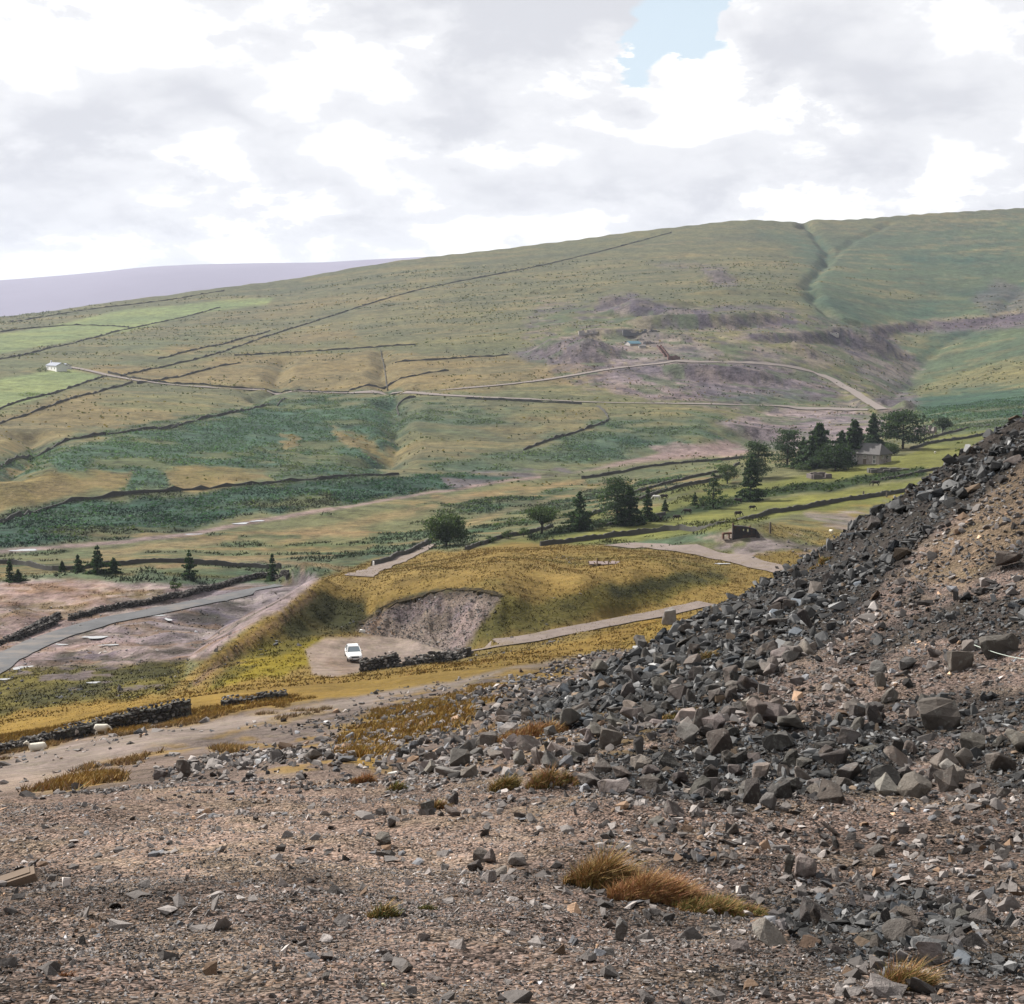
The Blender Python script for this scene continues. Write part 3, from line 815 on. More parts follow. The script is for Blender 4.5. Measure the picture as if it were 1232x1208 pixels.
# --- foreground spoil
area([(-160, 1010), (250, 960), (480, 985), (700, 1000), (500, 1080), (200, 1060), (-160, 1050)], 'gravell', 18, .7, fore=True)
for P, k, t in (([(-160, 1040), (300, 1020), (520, 1080), (300, 1208), (-160, 1220)], .6, (1.2, -.02, .35, 230)), ([(600, 960), (1000, 1000), (1260, 960), (1260, 1220), (900, 1220), (600, 1060)], .55, (1.0, -.05, .3, 231))):
    area(P, 'earth', 14, k, fore=True, thr=t)
area([(380, 960), (560, 890), (700, 900), (760, 960), (640, 1000), (480, 1000)], 'rubble', 10, .7, fore=True)
area([(590, 860), (700, 790), (800, 740), (930, 680), (1060, 595), (1240, 490), (1280, 540), (1180, 600), (1110, 650), (1040, 720), (1000, 770), (930, 800), (880, 850), (700, 880)], 'scree', 8, .95, fore=True, wob=10)  # ground under the scree darkened, shadow between the blocks put into its colour
area([(690, 900), (850, 850), (1000, 840), (1260, 830), (1260, 950), (1000, 960), (850, 975), (720, 950)], 'scree', 10, .9, fore=True, thr=(2.0, -.6, -.15, 232))
area([(1000, 800), (1100, 700), (1260, 600), (1260, 820), (1000, 850), (880, 860)], 'scree', 10, .85, fore=True, thr=(2.2, -.45, 0, 233))
area([(1090, 690), (1180, 600), (1270, 530), (1270, 620), (1150, 710)], (.20, .155, .115), 8, .9, fore=True)
area([(880, 850), (1000, 800), (1150, 790), (1260, 770), (1260, 810), (1080, 840), (960, 870), (880, 880)], 'gravel', 6, .85, fore=True)
area([(900, 1080), (1000, 1040), (1100, 1060), (1260, 1130), (1260, 1220), (1060, 1220), (960, 1140)], 'scree', 14, .7, fore=True, thr=(1.0, -.3, .1, 234))
area([(680, 890), (720, 860), (800, 860), (760, 900), (650, 930), (560, 920), (570, 890)], (.22, .15, .06), 8, .5, fore=True, thr=(.9, -.2, .2, 235))
area([(560, 870), (640, 868), (680, 885), (620, 900), (560, 890)], (.26, .16, .06), 6, .7, fore=True)
# broken dark ground and tracks among the old workings
for ex in (([(640, 360), (960, 375), (1060, 400), (1110, 440), (1080, 500), (900, 500), (700, 470), (630, 425)], .75), ([(880, 495), (1060, 495), (1080, 520), (1000, 548), (890, 540)], .6)):
    area(ex[0], (.10, .085, .10), 8, ex[1], thr=(9, .08, .28, 252))
    area(ex[0], (.27, .225, .20), 8, ex[1] * .7, thr=(7, .12, .3, 253))
    area(ex[0], (.10, .125, .075), 8, ex[1], thr=(16, .12, .3, 254))
# natural variation of the living cover
v = fbm(X, Y, 38, 4, 240)[..., None]
v2 = fbm(X, Y, 9, 3, 241)[..., None]
COVER *= 1 + 0.22 * v + 0.18 * v2 * sstep(RR, 30, 90)[..., None]
COVER *= 1 + np.stack([0.08 * v[..., 0], 0 * v[..., 0], -0.10 * v[..., 0]], -1)
_l = COVER.mean(-1, keepdims=True)
COVER = np.clip((_l + (COVER - _l) * 1.18) * 0.565, 0.006, 0.9)

# ------------------------------------------------------------------ materials
def new_mat(name):
    m = bpy.data.materials.new(name)
    m.use_nodes = True
    g = NT(m.node_tree)
    g.n.clear()
    out = g.new('ShaderNodeOutputMaterial')
    b = g.new('ShaderNodeBsdfPrincipled')
    g.l.new(b.outputs[0], out.inputs[0])
    b.inputs['Specular IOR Level'].default_value = 0.25
    return m, g, b


def obj_coord(g):
    return g.new('ShaderNodeTexCoord').outputs['Object']


def geo_pos(g):
    return g.new('ShaderNodeNewGeometry').outputs['Position']


def ground_material():
    m, g, b = new_mat('ground_cover')
    P = geo_pos(g)
    col = g.new('ShaderNodeAttribute', attribute_name='cover').outputs['Color']
    mott = g.new('ShaderNodeAttribute', attribute_name='mottle').outputs['Fac']
    rgh = g.new('ShaderNodeAttribute', attribute_name='rough').outputs['Fac']
    a = g.noise(P, 0.11, 5, .68)
    a2 = g.noise(P, 0.23, 4, .65)
    peb = g.new('ShaderNodeAttribute', attribute_name='pebble').outputs['Fac']
    vo = g.new('ShaderNodeTexVoronoi')
    g.l.new(P, vo.inputs['Vector'])
    vo.inputs['Scale'].default_value = 30.0
    vo2 = g.new('ShaderNodeTexVoronoi')
    g.l.new(P, vo2.inputs['Vector'])
    vo2.inputs['Scale'].default_value = 13.0
    c = g.noise(P, 0.42, 4, .65)
    d = g.noise(P, 2.2, 4, .7)
    e = g.noise(P, 16.0, 3, .7)
    # contrast of the plants and stones too small to be built
    s = g.add(g.add(g.add(g.mul(g.sub(a, .5), 1.5), g.mul(g.sub(a2, .5), 1.2)), g.mul(g.sub(c, .5), 1.25)), g.add(g.mul(g.sub(d, .5), 1.1), g.mul(g.sub(e, .5), 1.3)))
    fac = g.add(1.0, g.mul(s, g.add(0.25, g.mul(mott, 1.0))))
    sepc = g.new('ShaderNodeSeparateColor')
    g.l.new(vo.outputs['Color'], sepc.inputs[0])
    sepd = g.new('ShaderNodeSeparateColor')
    g.l.new(vo2.outputs['Color'], sepd.inputs[0])
    pv = g.add(g.mul(g.sub(sepc.outputs[0], .5), 1.35), g.mul(g.sub(sepd.outputs[0], .5), .9))
    fac = g.add(fac, g.mul(pv, peb))
    fac = g.m('MAXIMUM', fac, 0.12)
    c2 = g.new('ShaderNodeVectorMath', operation='SCALE')
    g.l.new(col, c2.inputs[0])
    g.l.new(fac, c2.inputs['Scale'])
    hue = g.noise(P, 0.9, 4, .6)
    c3 = g.mix(g.mul(g.ss(hue, .42, .68), .35), c2.outputs[0], (0.9, 1.0, 0.75), 'MULTIPLY')
    c3 = g.mix(g.mul(g.ss(g.noise(P, 7.0, 3, .7), .5, .72), .5), c3, (1.07, .96, .89), 'MULTIPLY')
    warm = g.mul(g.ss(sepc.outputs[1], .8, .9), g.mul(peb, .45))
    c3 = g.mix(warm, c3, (1.2, .92, .7), 'MULTIPLY')
    g.put(b.inputs['Base Color'], c3)
    b.inputs['Roughness'].default_value = 0.95
    b.inputs['Specular IOR Level'].default_value = 0.08
    h = g.add(g.mul(g.noise(P, 0.5, 4, .6), 1.6), g.add(g.add(g.mul(d, .35), g.mul(e, .05)), g.mul(peb, g.mul(g.add(vo.outputs['Distance'], vo2.outputs['Distance']), -.085))))
    bump = g.new('ShaderNodeBump')
    bump.inputs['Distance'].default_value = 1.0
    g.put(bump.inputs['Strength'], g.add(.12, g.mul(rgh, .55)))
    g.put(bump.inputs['Height'], h)
    g.l.new(bump.outputs[0], b.inputs['Normal'])
    return m


def plain(name, c, rough=.8, var=.25, scale=3.0, bump=0.0, spec=.25, metal=0.0, tint=None):
    m, g, b = new_mat(name)
    P = obj_coord(g)
    n = g.noise(P, scale, 5, .65)
    f = g.add(1 - var, g.mul(n, 2 * var))
    s = g.new('ShaderNodeVectorMath', operation='SCALE')
    s.inputs[0].default_value = c
    g.l.new(f, s.inputs['Scale'])
    colr = s.outputs[0]
    if tint:
        colr = g.mix(g.ss(g.noise(P, scale * .6, 4, .6), .5, .7), colr, tint)
    g.put(b.inputs['Base Color'], colr)
    b.inputs['Roughness'].default_value = rough
    b.inputs['Specular IOR Level'].default_value = spec
    b.inputs['Metallic'].default_value = metal
    if bump:
        bp = g.new('ShaderNodeBump')
        bp.inputs['Distance'].default_value = bump
        bp.inputs['Strength'].default_value = .8
        g.l.new(g.noise(P, scale * 2.5, 5, .65), bp.inputs['Height'])
        g.l.new(bp.outputs[0], b.inputs['Normal'])
    return m


def attr_mat(name, attr='tone', rough=.9, var=.3, scale=30.0, bump=.01, spec=.2, sss=False):
    """material whose colour is carried by each piece, with grain on top"""
    m, g, b = new_mat(name)
    P = geo_pos(g)
    col = g.new('ShaderNodeAttribute', attribute_name=attr).outputs['Color']
    n = g.noise(P, scale, 4, .65)
    s = g.new('ShaderNodeVectorMath', operation='SCALE')
    g.l.new(col, s.inputs[0])
    g.l.new(g.add(1 - var, g.mul(n, 2 * var)), s.inputs['Scale'])
    g.put(b.inputs['Base Color'], s.outputs[0])
    b.inputs['Roughness'].default_value = rough
    b.inputs['Specular IOR Level'].default_value = spec
    if bump:
        bp = g.new('ShaderNodeBump')
        bp.inputs['Distance'].default_value = bump
        bp.inputs['Strength'].default_value = .7
        g.l.new(n, bp.inputs['Height'])
        g.l.new(bp.outputs[0], b.inputs['Normal'])
    return m


# ------------------------------------------------------------------ mesh helpers
def tag(o, label=None, cat=None, group=None, kind=None):
    for k, v in (('label', label), ('category', cat), ('group', group), ('kind', kind)):
        if v:
            o[k] = v
    return o


def fast_mesh(name, V, Fc, colors=None, attr='tone', smooth=False):
    me = bpy.data.meshes.new(name)
    V = np.ascontiguousarray(V, np.float32)
    Fc = np.ascontiguousarray(Fc, np.int32)
    n, k = Fc.shape
    me.vertices.add(len(V))
    me.vertices.foreach_set('co', V.ravel())
    me.loops.add(n * k)
    me.loops.foreach_set('vertex_index', Fc.ravel())
    me.polygons.add(n)
    me.polygons.foreach_set('loop_start', np.arange(0, n * k, k, dtype=np.int32))
    me.update(calc_edges=True)
    if smooth:
        me.shade_smooth()
    else:
        me.shade_flat()
    if colors is not None:
        a = me.attributes.new(attr, 'FLOAT_COLOR', 'POINT')
        c4 = np.ones((len(V), 4), np.float32)
        c4[:, :3] = colors
        a.data.foreach_set('color', c4.ravel())
    return me


def link(name, me, mat=None, parent=None, loc=None):
    o = bpy.data.objects.new(name, me)
    COL.objects.link(o)
    if mat is not None and me is not None and len(me.materials) == 0:
        me.materials.append(mat)
    if parent is not None:
        o.parent = parent
    if loc is not None:
        o.location = loc
    return o


def empty(name, loc=(0, 0, 0), rz=0.0):
    o = bpy.data.objects.new(name, None)
    o.empty_display_size = 0.3
    COL.objects.link(o)
    o.location = loc
    o.rotation_euler = (0, 0, rz)
    return o


class MB:
    """collects shapes into one mesh (triangles and quads kept as polygons)"""
    def __init__(self):
        self.v, self.f = [], []

    def add(self, vs, fs):
        b = len(self.v)
        self.v += [tuple(v) for v in vs]
        self.f += [tuple(i + b for i in f) for f in fs]
        return self

    def box(self, c, s, rz=0.0, taper=1.0, skew=(0, 0)):
        cx, cy, cz = c
        sx, sy, sz = s[0] / 2, s[1] / 2, s[2] / 2
        vs = []
        for dz in (-1, 1):
            k = taper if dz > 0 else 1.0
            for dx, dy in ((-1, -1), (1, -1), (1, 1), (-1, 1)):
                x, y = dx * sx * k, dy * sy * k
                if dz > 0:
                    x, y = x + skew[0], y + skew[1]
                vs.append((cx + x * math.cos(rz) - y * math.sin(rz), cy + x * math.sin(rz) + y * math.cos(rz), cz + dz * sz))
        return self.add(vs, [(3, 2, 1, 0), (4, 5, 6, 7), (0, 1, 5, 4), (1, 2, 6, 5), (2, 3, 7, 6), (3, 0, 4, 7)])

    def tube(self, pts, rads, n=6):
        pts = [Vector(p) for p in pts]
        rings = []
        for i, p in enumerate(pts):
            d = (pts[min(i + 1, len(pts) - 1)] - pts[max(i - 1, 0)]).normalized()
            a = d.orthogonal().normalized()
            bq = d.cross(a)
            rings.append([p + (a * math.cos(t) + bq * math.sin(t)) * rads[i] for t in [2 * math.pi * k / n for k in range(n)]])
        vs = [v for r in rings for v in r]
        fs = []
        for i in range(len(pts) - 1):
            for k in range(n):
                fs.append((i * n + k, i * n + (k + 1) % n, (i + 1) * n + (k + 1) % n, (i + 1) * n + k))
        fs.append(tuple(range(n - 1, -1, -1)))
        fs.append(tuple((len(pts) - 1) * n + k for k in range(n)))
        return self.add(vs, fs)

    def loft(self, rings, cap=True):
        n = len(rings[0])
        vs = [v for r in rings for v in r]
        fs = []
        for i in range(len(rings) - 1):
            for k in range(n):
                fs.append((i * n + k, i * n + (k + 1) % n, (i + 1) * n + (k + 1) % n, (i + 1) * n + k))
        if cap:
            fs.append(tuple(range(n - 1, -1, -1)))
            fs.append(tuple((len(rings) - 1) * n + k for k in range(n)))
        return self.add(vs, fs)

    def mesh(self, name, smooth=False):
        me = bpy.data.meshes.new(name)
        me.from_pydata(self.v, [], self.f)
        if smooth:
            me.shade_smooth()
        me.update()
        return me

    def build(self, name, mat, parent=None, loc=None, smooth=False):
        return link(name, self.mesh(name, smooth), mat, parent, loc)


# ------------------------------------------------------------------ the ground sheet
MAT_GROUND = ground_material()


def build_ground():
    ni, nj = X.shape
    idx = np.arange(ni * nj).reshape(ni, nj)
    i2 = np.concatenate([idx, idx[:1]], 0)                   # close the ring behind the viewpoint
    f = np.stack([i2[:-1, :-1], i2[:-1, 1:], i2[1:, 1:], i2[1:, :-1]], -1).reshape(-1, 4)[:, ::-1]
    V = np.stack([X, Y, Z], -1).reshape(-1, 3)
    V = np.concatenate([V, [[0, 0, -1.65]]])
    me = fast_mesh('ground', V, f, np.concatenate([COVER.reshape(-1, 3), [[.3, .25, .2]]]), 'cover', smooth=True)
    PEB = (sstep(-RR, -75, -30) * (COVER[..., 0] < COVER[..., 2] * 2.0))
    for nm, arr in (('mottle', MOTT), ('rough', ROUGH), ('pebble', PEB)):
        a = me.attributes.new(nm, 'FLOAT', 'POINT')
        a.data.foreach_set('value', np.append(arr.ravel(), .7).astype(np.float32))
    tag(link('ground', me, MAT_GROUND), kind='structure')


build_ground()

# far moor behind the fell: heather purple, with haze blue put into its colour
def build_hill():
    pts = [(-500, 352), (0, 340), (60, 336), (140, 329), (210, 322), (300, 319), (400, 317), (520, 310), (700, 300)]
    D = 5200.0
    pr = np.array(pts, float)
    cols = np.linspace(-500, 700, 90)
    rows = np.interp(cols, pr[:, 0], pr[:, 1])
    V, n = [], 14
    for cx_, rw in zip(cols, rows):
        ux, uy, uz = ray(cx_, rw)
        zt = uz / uy * D + fbm(np.array([cx_]), np.array([0.0]), 90, 3, 300)[0] * 3
        for k in range(n):
            t = k / (n - 1)
            d = D - 1500 + t * 2200
            s = 1 - ((d - D) / 1500) ** 2 if d < D else 1 - ((d - D) / 1600) ** 2
            xx = ux / uy * D
            V.append((xx, d + fbm(np.array([xx]), np.array([d]), 900, 2, 301)[0] * 120, -44 + (zt + 44) * s))
    f = [(i * n + k, (i + 1) * n + k, (i + 1) * n + k + 1, i * n + k + 1) for i in range(len(cols) - 1) for k in range(n - 1)]
    me = fast_mesh('hills', np.array(V), np.array(f), smooth=True)
    tag(link('hills', me, plain('hazy_heather_moor', (.185, .170, .225), .95, .12, .004, spec=.05)), kind='structure')


build_hill()

# ------------------------------------------------------------------ roads, tracks, water: sheets lying on the ground
def resample(P, step):
    P = np.asarray(P, float)
    # smooth the surveyed line, then take even steps
    for _ in range(2):
        Q = [P[0]]
        for a, b in zip(P[:-1], P[1:]):
            Q += [a * .75 + b * .25, a * .25 + b * .75]
        Q.append(P[-1])
        P = np.array(Q)
    d = np.concatenate([[0], np.cumsum(np.hypot(*np.diff(P, axis=0).T))])
    n = max(2, int(d[-1] / step) + 1)
    t = np.linspace(0, d[-1], n)
    return np.stack([np.interp(t, d, P[:, 0]), np.interp(t, d, P[:, 1])], 1)


def side_vec(P):
    T = np.gradient(P, axis=0)
    T /= np.hypot(T[:, 0], T[:, 1])[:, None] + 1e-9
    return np.stack([-T[:, 1], T[:, 0]], 1)


def ribbon(name, pts, width, mat, step=1.5, lift=.06, jag=.12, nx=5, camber=0.0):
    P = resample(hits(Z, pts, rmin=30), step)
    N = side_vec(P)
    V = []
    rr = np.hypot(P[:, 0], P[:, 1])
    e1 = 1 + fbm(P[:, 0], P[:, 1], 4, 3, 400) * jag
    e2 = 1 + fbm(P[:, 0], P[:, 1], 4, 3, 401) * jag
    for k in range(nx):
        t = k / (nx - 1) * 2 - 1
        w = width / 2 * np.where(t < 0, e1, e2) * t
        Q = P + N * w[:, None]
        V.append(np.stack([Q[:, 0], Q[:, 1], ground(Q[:, 0], Q[:, 1]) + lift + rr * 0.0003 + camber * (1 - t * t)], 1))
    V = np.stack(V, 1)
    n = len(P)
    idx = np.arange(n * nx).reshape(n, nx)
    f = np.stack([idx[:-1, :-1], idx[:-1, 1:], idx[1:, 1:], idx[1:, :-1]], -1).reshape(-1, 4)[:, ::-1]
    return tag(link(name, fast_mesh(name, V.reshape(-1, 3), f, smooth=True), mat), kind='structure')


M_ASPH = plain('worn_asphalt', (.10, .101, .105), .9, .45, .35, .004, spec=.08, tint=(.15, .135, .125))
M_TRACK = plain('stony_track', (.17, .14, .125), .95, .45, .6, .02, spec=.05, tint=(.155, .125, .095))
M_FARROAD = plain('pale_valley_road', (.185, .16, .147), .95, .15, .2, spec=.05)
ribbon('valley_road', VALLEY_LINE, 4.6, M_FARROAD, 5, .15)
ribbon('mine_track', MINE_LINE, 5.5, M_FARROAD, 5, .15)
ribbon('road', ROAD_LINE, 4.3, M_ASPH, .7, .07, .16, camber=.05)
ribbon('track', ACCESS_LINE, 3.2, M_TRACK, 1.2, .06, .2)
ribbon('track', [(735, 656), (770, 657), (800, 660), (860, 668), (900, 677), (945, 686)], 5.0, M_TRACK, 1.5, .06, .25)
ribbon('track', [(432, 694), (455, 684), (470, 678), (495, 668), (514, 656)], 4.0, M_TRACK, 1.2, .06, .15)


def water_material():
    m, g, b = new_mat('shallow_water')
    b.inputs['Base Color'].default_value = (.27, .27, .27, 1)
    b.inputs['Roughness'].default_value = .06
    b.inputs['Specular IOR Level'].default_value = .9
    b.inputs['IOR'].default_value = 1.33
    bp = g.new('ShaderNodeBump')
    bp.inputs['Distance'].default_value = .01
    g.l.new(g.noise(geo_pos(g), 3.0, 3), bp.inputs['Height'])
    g.l.new(bp.outputs[0], b.inputs['Normal'])
    return m


M_WATER = water_material()


def puddle(px, py, w, d, rz=0.0, seed=0):
    x, y, z = at(px, py, rmin=60)
    r = np.random.default_rng(seed)
    n = 22
    t = np.linspace(0, 2 * math.pi, n, endpoint=False)
    k = 1 + .35 * np.sin(2 * t + r.uniform(0, 6)) * r.uniform(.4, 1) + .2 * np.sin(3 * t + r.uniform(0, 6))
    px_, py_ = np.cos(t) * w / 2 * k, np.sin(t) * d / 3.2 * k
    qx, qy = x + px_ * math.cos(rz) - py_ * math.sin(rz), y + px_ * math.sin(rz) + py_ * math.cos(rz)
    zz = float(np.percentile(ground(qx, qy), 75)) + .06
    V = np.concatenate([[[x, y, zz]], np.stack([qx, qy, np.full(n, zz)], 1)])
    f = np.array([(0, 1 + i, 1 + (i + 1) % n) for i in range(n)])
    tag(link('water', fast_mesh('water', V, f), M_WATER), kind='structure')


for i, a in enumerate([(115, 767, 3.4, 2.4, .2), (74, 776, 1.5, 1.2, .1), (132, 776, 2.2, 1.2, .2), (26, 804, 1.2, 4, -.6), (6, 818, 1.5, 1.2, 0), (268, 719, 3.2, 2.5, .3), (202, 747, .8, 4, .5), (192, 741, 2, 1, .5),
                       (232, 643, 3, 2.5, .2), (30, 662, 6, 4, .1), (290, 630, 4, 4, .3), (310, 627, 3, 4, .3), (868, 679, 1.9, 1.8, 0), (112, 822, 1.6, .9, 0)]):
    puddle(*a, seed=i)

# ------------------------------------------------------------------ loose stone
LUM = COVER.mean(-1)
SHAPES = []


def hull_shape(n, seed, sx=1.0, sy=1.0, sz=1.0, boxy=.35):
    """an angular block: the hull of scattered corners"""
    import bmesh
    r = np.random.default_rng(seed)
    p = r.normal(size=(n, 3))
    p /= np.linalg.norm(p, axis=1)[:, None]
    p = p * (1 - boxy) + np.sign(p) * .72 * boxy
    p *= r.uniform(.86, 1.05, (n, 1)) * np.array([sx, sy, sz])
    bm = bmesh.new()
    for q in p:
        bm.verts.new(q)
    res = bmesh.ops.convex_hull(bm, input=bm.verts)
    bmesh.ops.delete(bm, geom=[v for v in bm.verts if not v.link_faces], context='VERTS')
    bmesh.ops.triangulate(bm, faces=bm.faces)
    bm.verts.index_update()
    V = np.array([v.co[:] for v in bm.verts])
    Fc = np.array([[v.index for v in f.verts] for f in bm.faces])
    bm.free()
    return V * .5, Fc


small_shapes = [hull_shape(9, 500 + i, 1.15, .8, (.7, .45, .8, .3)[i % 4], .12) for i in range(10)]
tiny_shapes = [hull_shape(6, 540 + i, 1.15, .8, (.7, .45, .8, .35)[i % 4], .1) for i in range(12)]
mid_shapes = [hull_shape(12, 520 + i, 1.2, .82, (.7, .45, .8, .34)[i % 4], .22) for i in range(12)]


def rand_rot(n, tilt, r):
    """turned any way about the vertical, then tilted"""
    a, b, c = r.uniform(0, 2 * math.pi, n), r.normal(0, tilt, n), r.normal(0, tilt, n)
    ca, sa, cb, sb, cc, sc_ = np.cos(a), np.sin(a), np.cos(b), np.sin(b), np.cos(c), np.sin(c)
    Rz = np.zeros((n, 3, 3)); Rz[:, 0, 0] = ca; Rz[:, 0, 1] = -sa; Rz[:, 1, 0] = sa; Rz[:, 1, 1] = ca; Rz[:, 2, 2] = 1
    Rx = np.zeros((n, 3, 3)); Rx[:, 0, 0] = 1; Rx[:, 1, 1] = cb; Rx[:, 1, 2] = -sb; Rx[:, 2, 1] = sb; Rx[:, 2, 2] = cb
    Ry = np.zeros((n, 3, 3)); Ry[:, 1, 1] = 1; Ry[:, 0, 0] = cc; Ry[:, 0, 2] = sc_; Ry[:, 2, 0] = -sc_; Ry[:, 2, 2] = cc
    return Rx @ Ry @ Rz


def merge_stones(name, shapes, pos, size, tone, tilt, mat, seed):
    r = np.random.default_rng(seed)
    n = len(pos)
    pick = r.integers(0, len(shapes), n)
    R = rand_rot(n, tilt, r)
    VV, FF, CC = [], [], []
    base = 0
    for s, (sv, sf) in enumerate(shapes):
        ids = np.nonzero(pick == s)[0]
        if len(ids) == 0:
            continue
        sc = size[ids, None] * r.uniform(.75, 1.3, (len(ids), 3))
        v = np.einsum('nij,nkj->nki', R[ids], sv[None] * sc[:, None, :]) + pos[ids, None, :]
        VV.append(v.reshape(-1, 3))
        FF.append((sf[None] + (np.arange(len(ids)) * len(sv))[:, None, None] + base).reshape(-1, 3))
        CC.append(np.repeat(tone[ids], len(sv), 0))
        base += len(ids) * len(sv)
    me = fast_mesh(name, np.concatenate(VV), np.concatenate(FF), np.concatenate(CC))
    return tag(link(name, me, mat), kind='stuff')


def stone_tone(x, y, r, spread=.46):
    """stones take after the ground they come from"""
    n = len(x)
    base = np.stack([lookup(COVER[..., k], x, y) for k in range(3)], -1)
    # grass cover does not colour a stone
    g = base.mean(1, keepdims=True)
    base = g * np.array([1.10, .99, .93]) * 1.25
    k = np.exp(r.normal(0, spread, n))[:, None]
    u = r.uniform(0, 1, n)[:, None]
    base = np.maximum(base, .068)
    t = base * k
    t = np.where(u < .06, t * np.array([1.2, .88, .62]), t)
    t = np.where((u > .10) & (u < .20), t * np.array([.75, .84, .95]), t)
    t = np.where(u > .965, t * 1.5 + .03, t)
    t = np.where((u > .86) & (u < .93), t * .45, t)
    return np.clip(t, .015, .62)


M_STONE = attr_mat('loose_stone', rough=.88, var=.35, scale=22.0, bump=.02)


def wedge(n, r1, r2, a1, a2, r):
    rr = np.sqrt(r.uniform(r1 * r1, r2 * r2, n))
    a = r.uniform(a1, a2, n)
    return rr * np.sin(a), rr * np.cos(a)


def inside(px, py, P):
    return poly_sd(px, py, P) > 0


ISFf = IS_F.astype(float)


def scatter_gravel():
    r = np.random.default_rng(21)
    for (n, r1, r2, smin, smax, shapes, seed) in ((70000, 6.0, 14.5, .014, .034, tiny_shapes, 1), (42000, 6, 27, .032, .062, tiny_shapes, 2),
                                                  (30000, 6, 42, .058, .11, tiny_shapes, 4), (26000, 6, 54, .10, .19, small_shapes, 3)):
        x, y = wedge(n, r1, r2, -.37, .37, r)
        d = lookup(LUM, x, y)
        isf = lookup(ISFf, x, y) > .5
        clump = fbm(x, y, 1.5, 3, 700 + seed)
        dark = d < .058
        qx, qy = project(x, y, ground(x, y))
        calm = (seed >= 3) & (((qx < 700) & (qy > 955)) | (qy > 1090) & (qx < 1000)) & ~dark
        keep = isf & ~(calm & (r.uniform(0, 1, len(x)) < .85)) & ((r.uniform(0, 1, n) < (.62 + 1.2 * clump)) | (dark & (r.uniform(0, 1, n) < .9)))
        x, y = x[keep], y[keep]
        n = len(x)
        s = smin * (smax / smin) ** (r.uniform(0, 1, n) ** 1.6)
        z = ground(x, y) + s * .12
        merge_stones('gravel', shapes, np.stack([x, y, z], 1), s, stone_tone(x, y, r), .45, M_STONE, seed)


scatter_gravel()

ZONES = [  # polygon on the survey, stones per square metre, median size, spread, largest
    ([(575, 862), (640, 835), (720, 790), (800, 745), (930, 680), (1060, 592), (1150, 540), (1240, 485), (1270, 520), (1180, 590), (1120, 640), (1060, 700), (1010, 760), (940, 800), (890, 845), (760, 870), (640, 880)], 34.0, .20, .55, .8, True),
    ([(1010, 760), (1120, 640), (1260, 540), (1260, 800), (1000, 850), (890, 850)], 13.0, .15, .55, .6, True),
    ([(485, 905), (560, 880), (690, 890), (850, 855), (1000, 850), (1240, 835), (1250, 960), (1000, 965), (880, 975), (700, 955), (600, 945), (500, 935)], 13.0, .20, .6, .75, True),
    ([(560, 960), (900, 970), (1250, 960), (1250, 1080), (1000, 1060), (860, 1020), (640, 1010)], 2.2, .13, .45, .40, True),
    ([(930, 1050), (1010, 1010), (1090, 1070), (1240, 1110), (1250, 1210), (1060, 1215), (960, 1140), (900, 1100)], 9.0, .13, .5, .42, True),
    ([(560, 1090), (800, 1100), (980, 1140), (1060, 1200), (900, 1180), (700, 1130)], 2.2, .11, .4, .28, True),
    ([(-20, 1000), (500, 980), (900, 1210), (-20, 1210)], 0.35, .10, .4, .22, True),
    ([(420, 960), (640, 950), (760, 1000), (600, 1100), (440, 1020)], 2.2, .16, .4, .4, True),
    ([(180, 930), (260, 905), (420, 890), (560, 845), (620, 850), (600, 950), (480, 960), (300, 950), (190, 945)], 10.0, .17, .5, .75, False),
    ([(330, 880), (430, 850), (560, 835), (520, 870), (420, 900)], 4.0, .17, .5, .6, False),
    ([(540, 845), (640, 810), (760, 770), (770, 790), (640, 850), (560, 870)], 3.0, .30, .5, .7, False),
    ([(880, 690), (940, 655), (1010, 640), (1000, 690)], .15, .7, .4, 1.2, False),
]


def boulder_field():
    r = np.random.default_rng(33)
    out = []
    for zi, (P, dens, med, spread, big, fore) in enumerate(ZONES):
        P = np.asarray(P, float)
        r1, r2 = (6, 60) if fore else (26, 135 if zi < 11 else 300)
        n = int(dens * .5 * .76 * (r2 * r2 - r1 * r1))
        x, y = wedge(n, r1, r2, -.38, .38, r)
        z = ground(x, y)
        px, py = project(x, y, z)
        isf = lookup(ISFf, x, y) > .5
        k = inside(px + 12 * fbm(x, y, 2.0, 2, 710), py + 9 * fbm(x, y, 2.0, 2, 711), P) & (isf == fore)
        cl = fbm(x, y, 2.6, 3, 720 + zi)
        k &= r.uniform(0, 1, n) < (.62 + .9 * cl)
        x, y, z = x[k], y[k], z[k]
        s = np.minimum(np.exp(r.normal(math.log(med), spread, len(x))), big * r.uniform(.6, 1, len(x)))
        out.append(np.stack([x, y, z, s, np.full(len(x), zi)], 1))
    return np.concatenate(out)


BF = boulder_field()
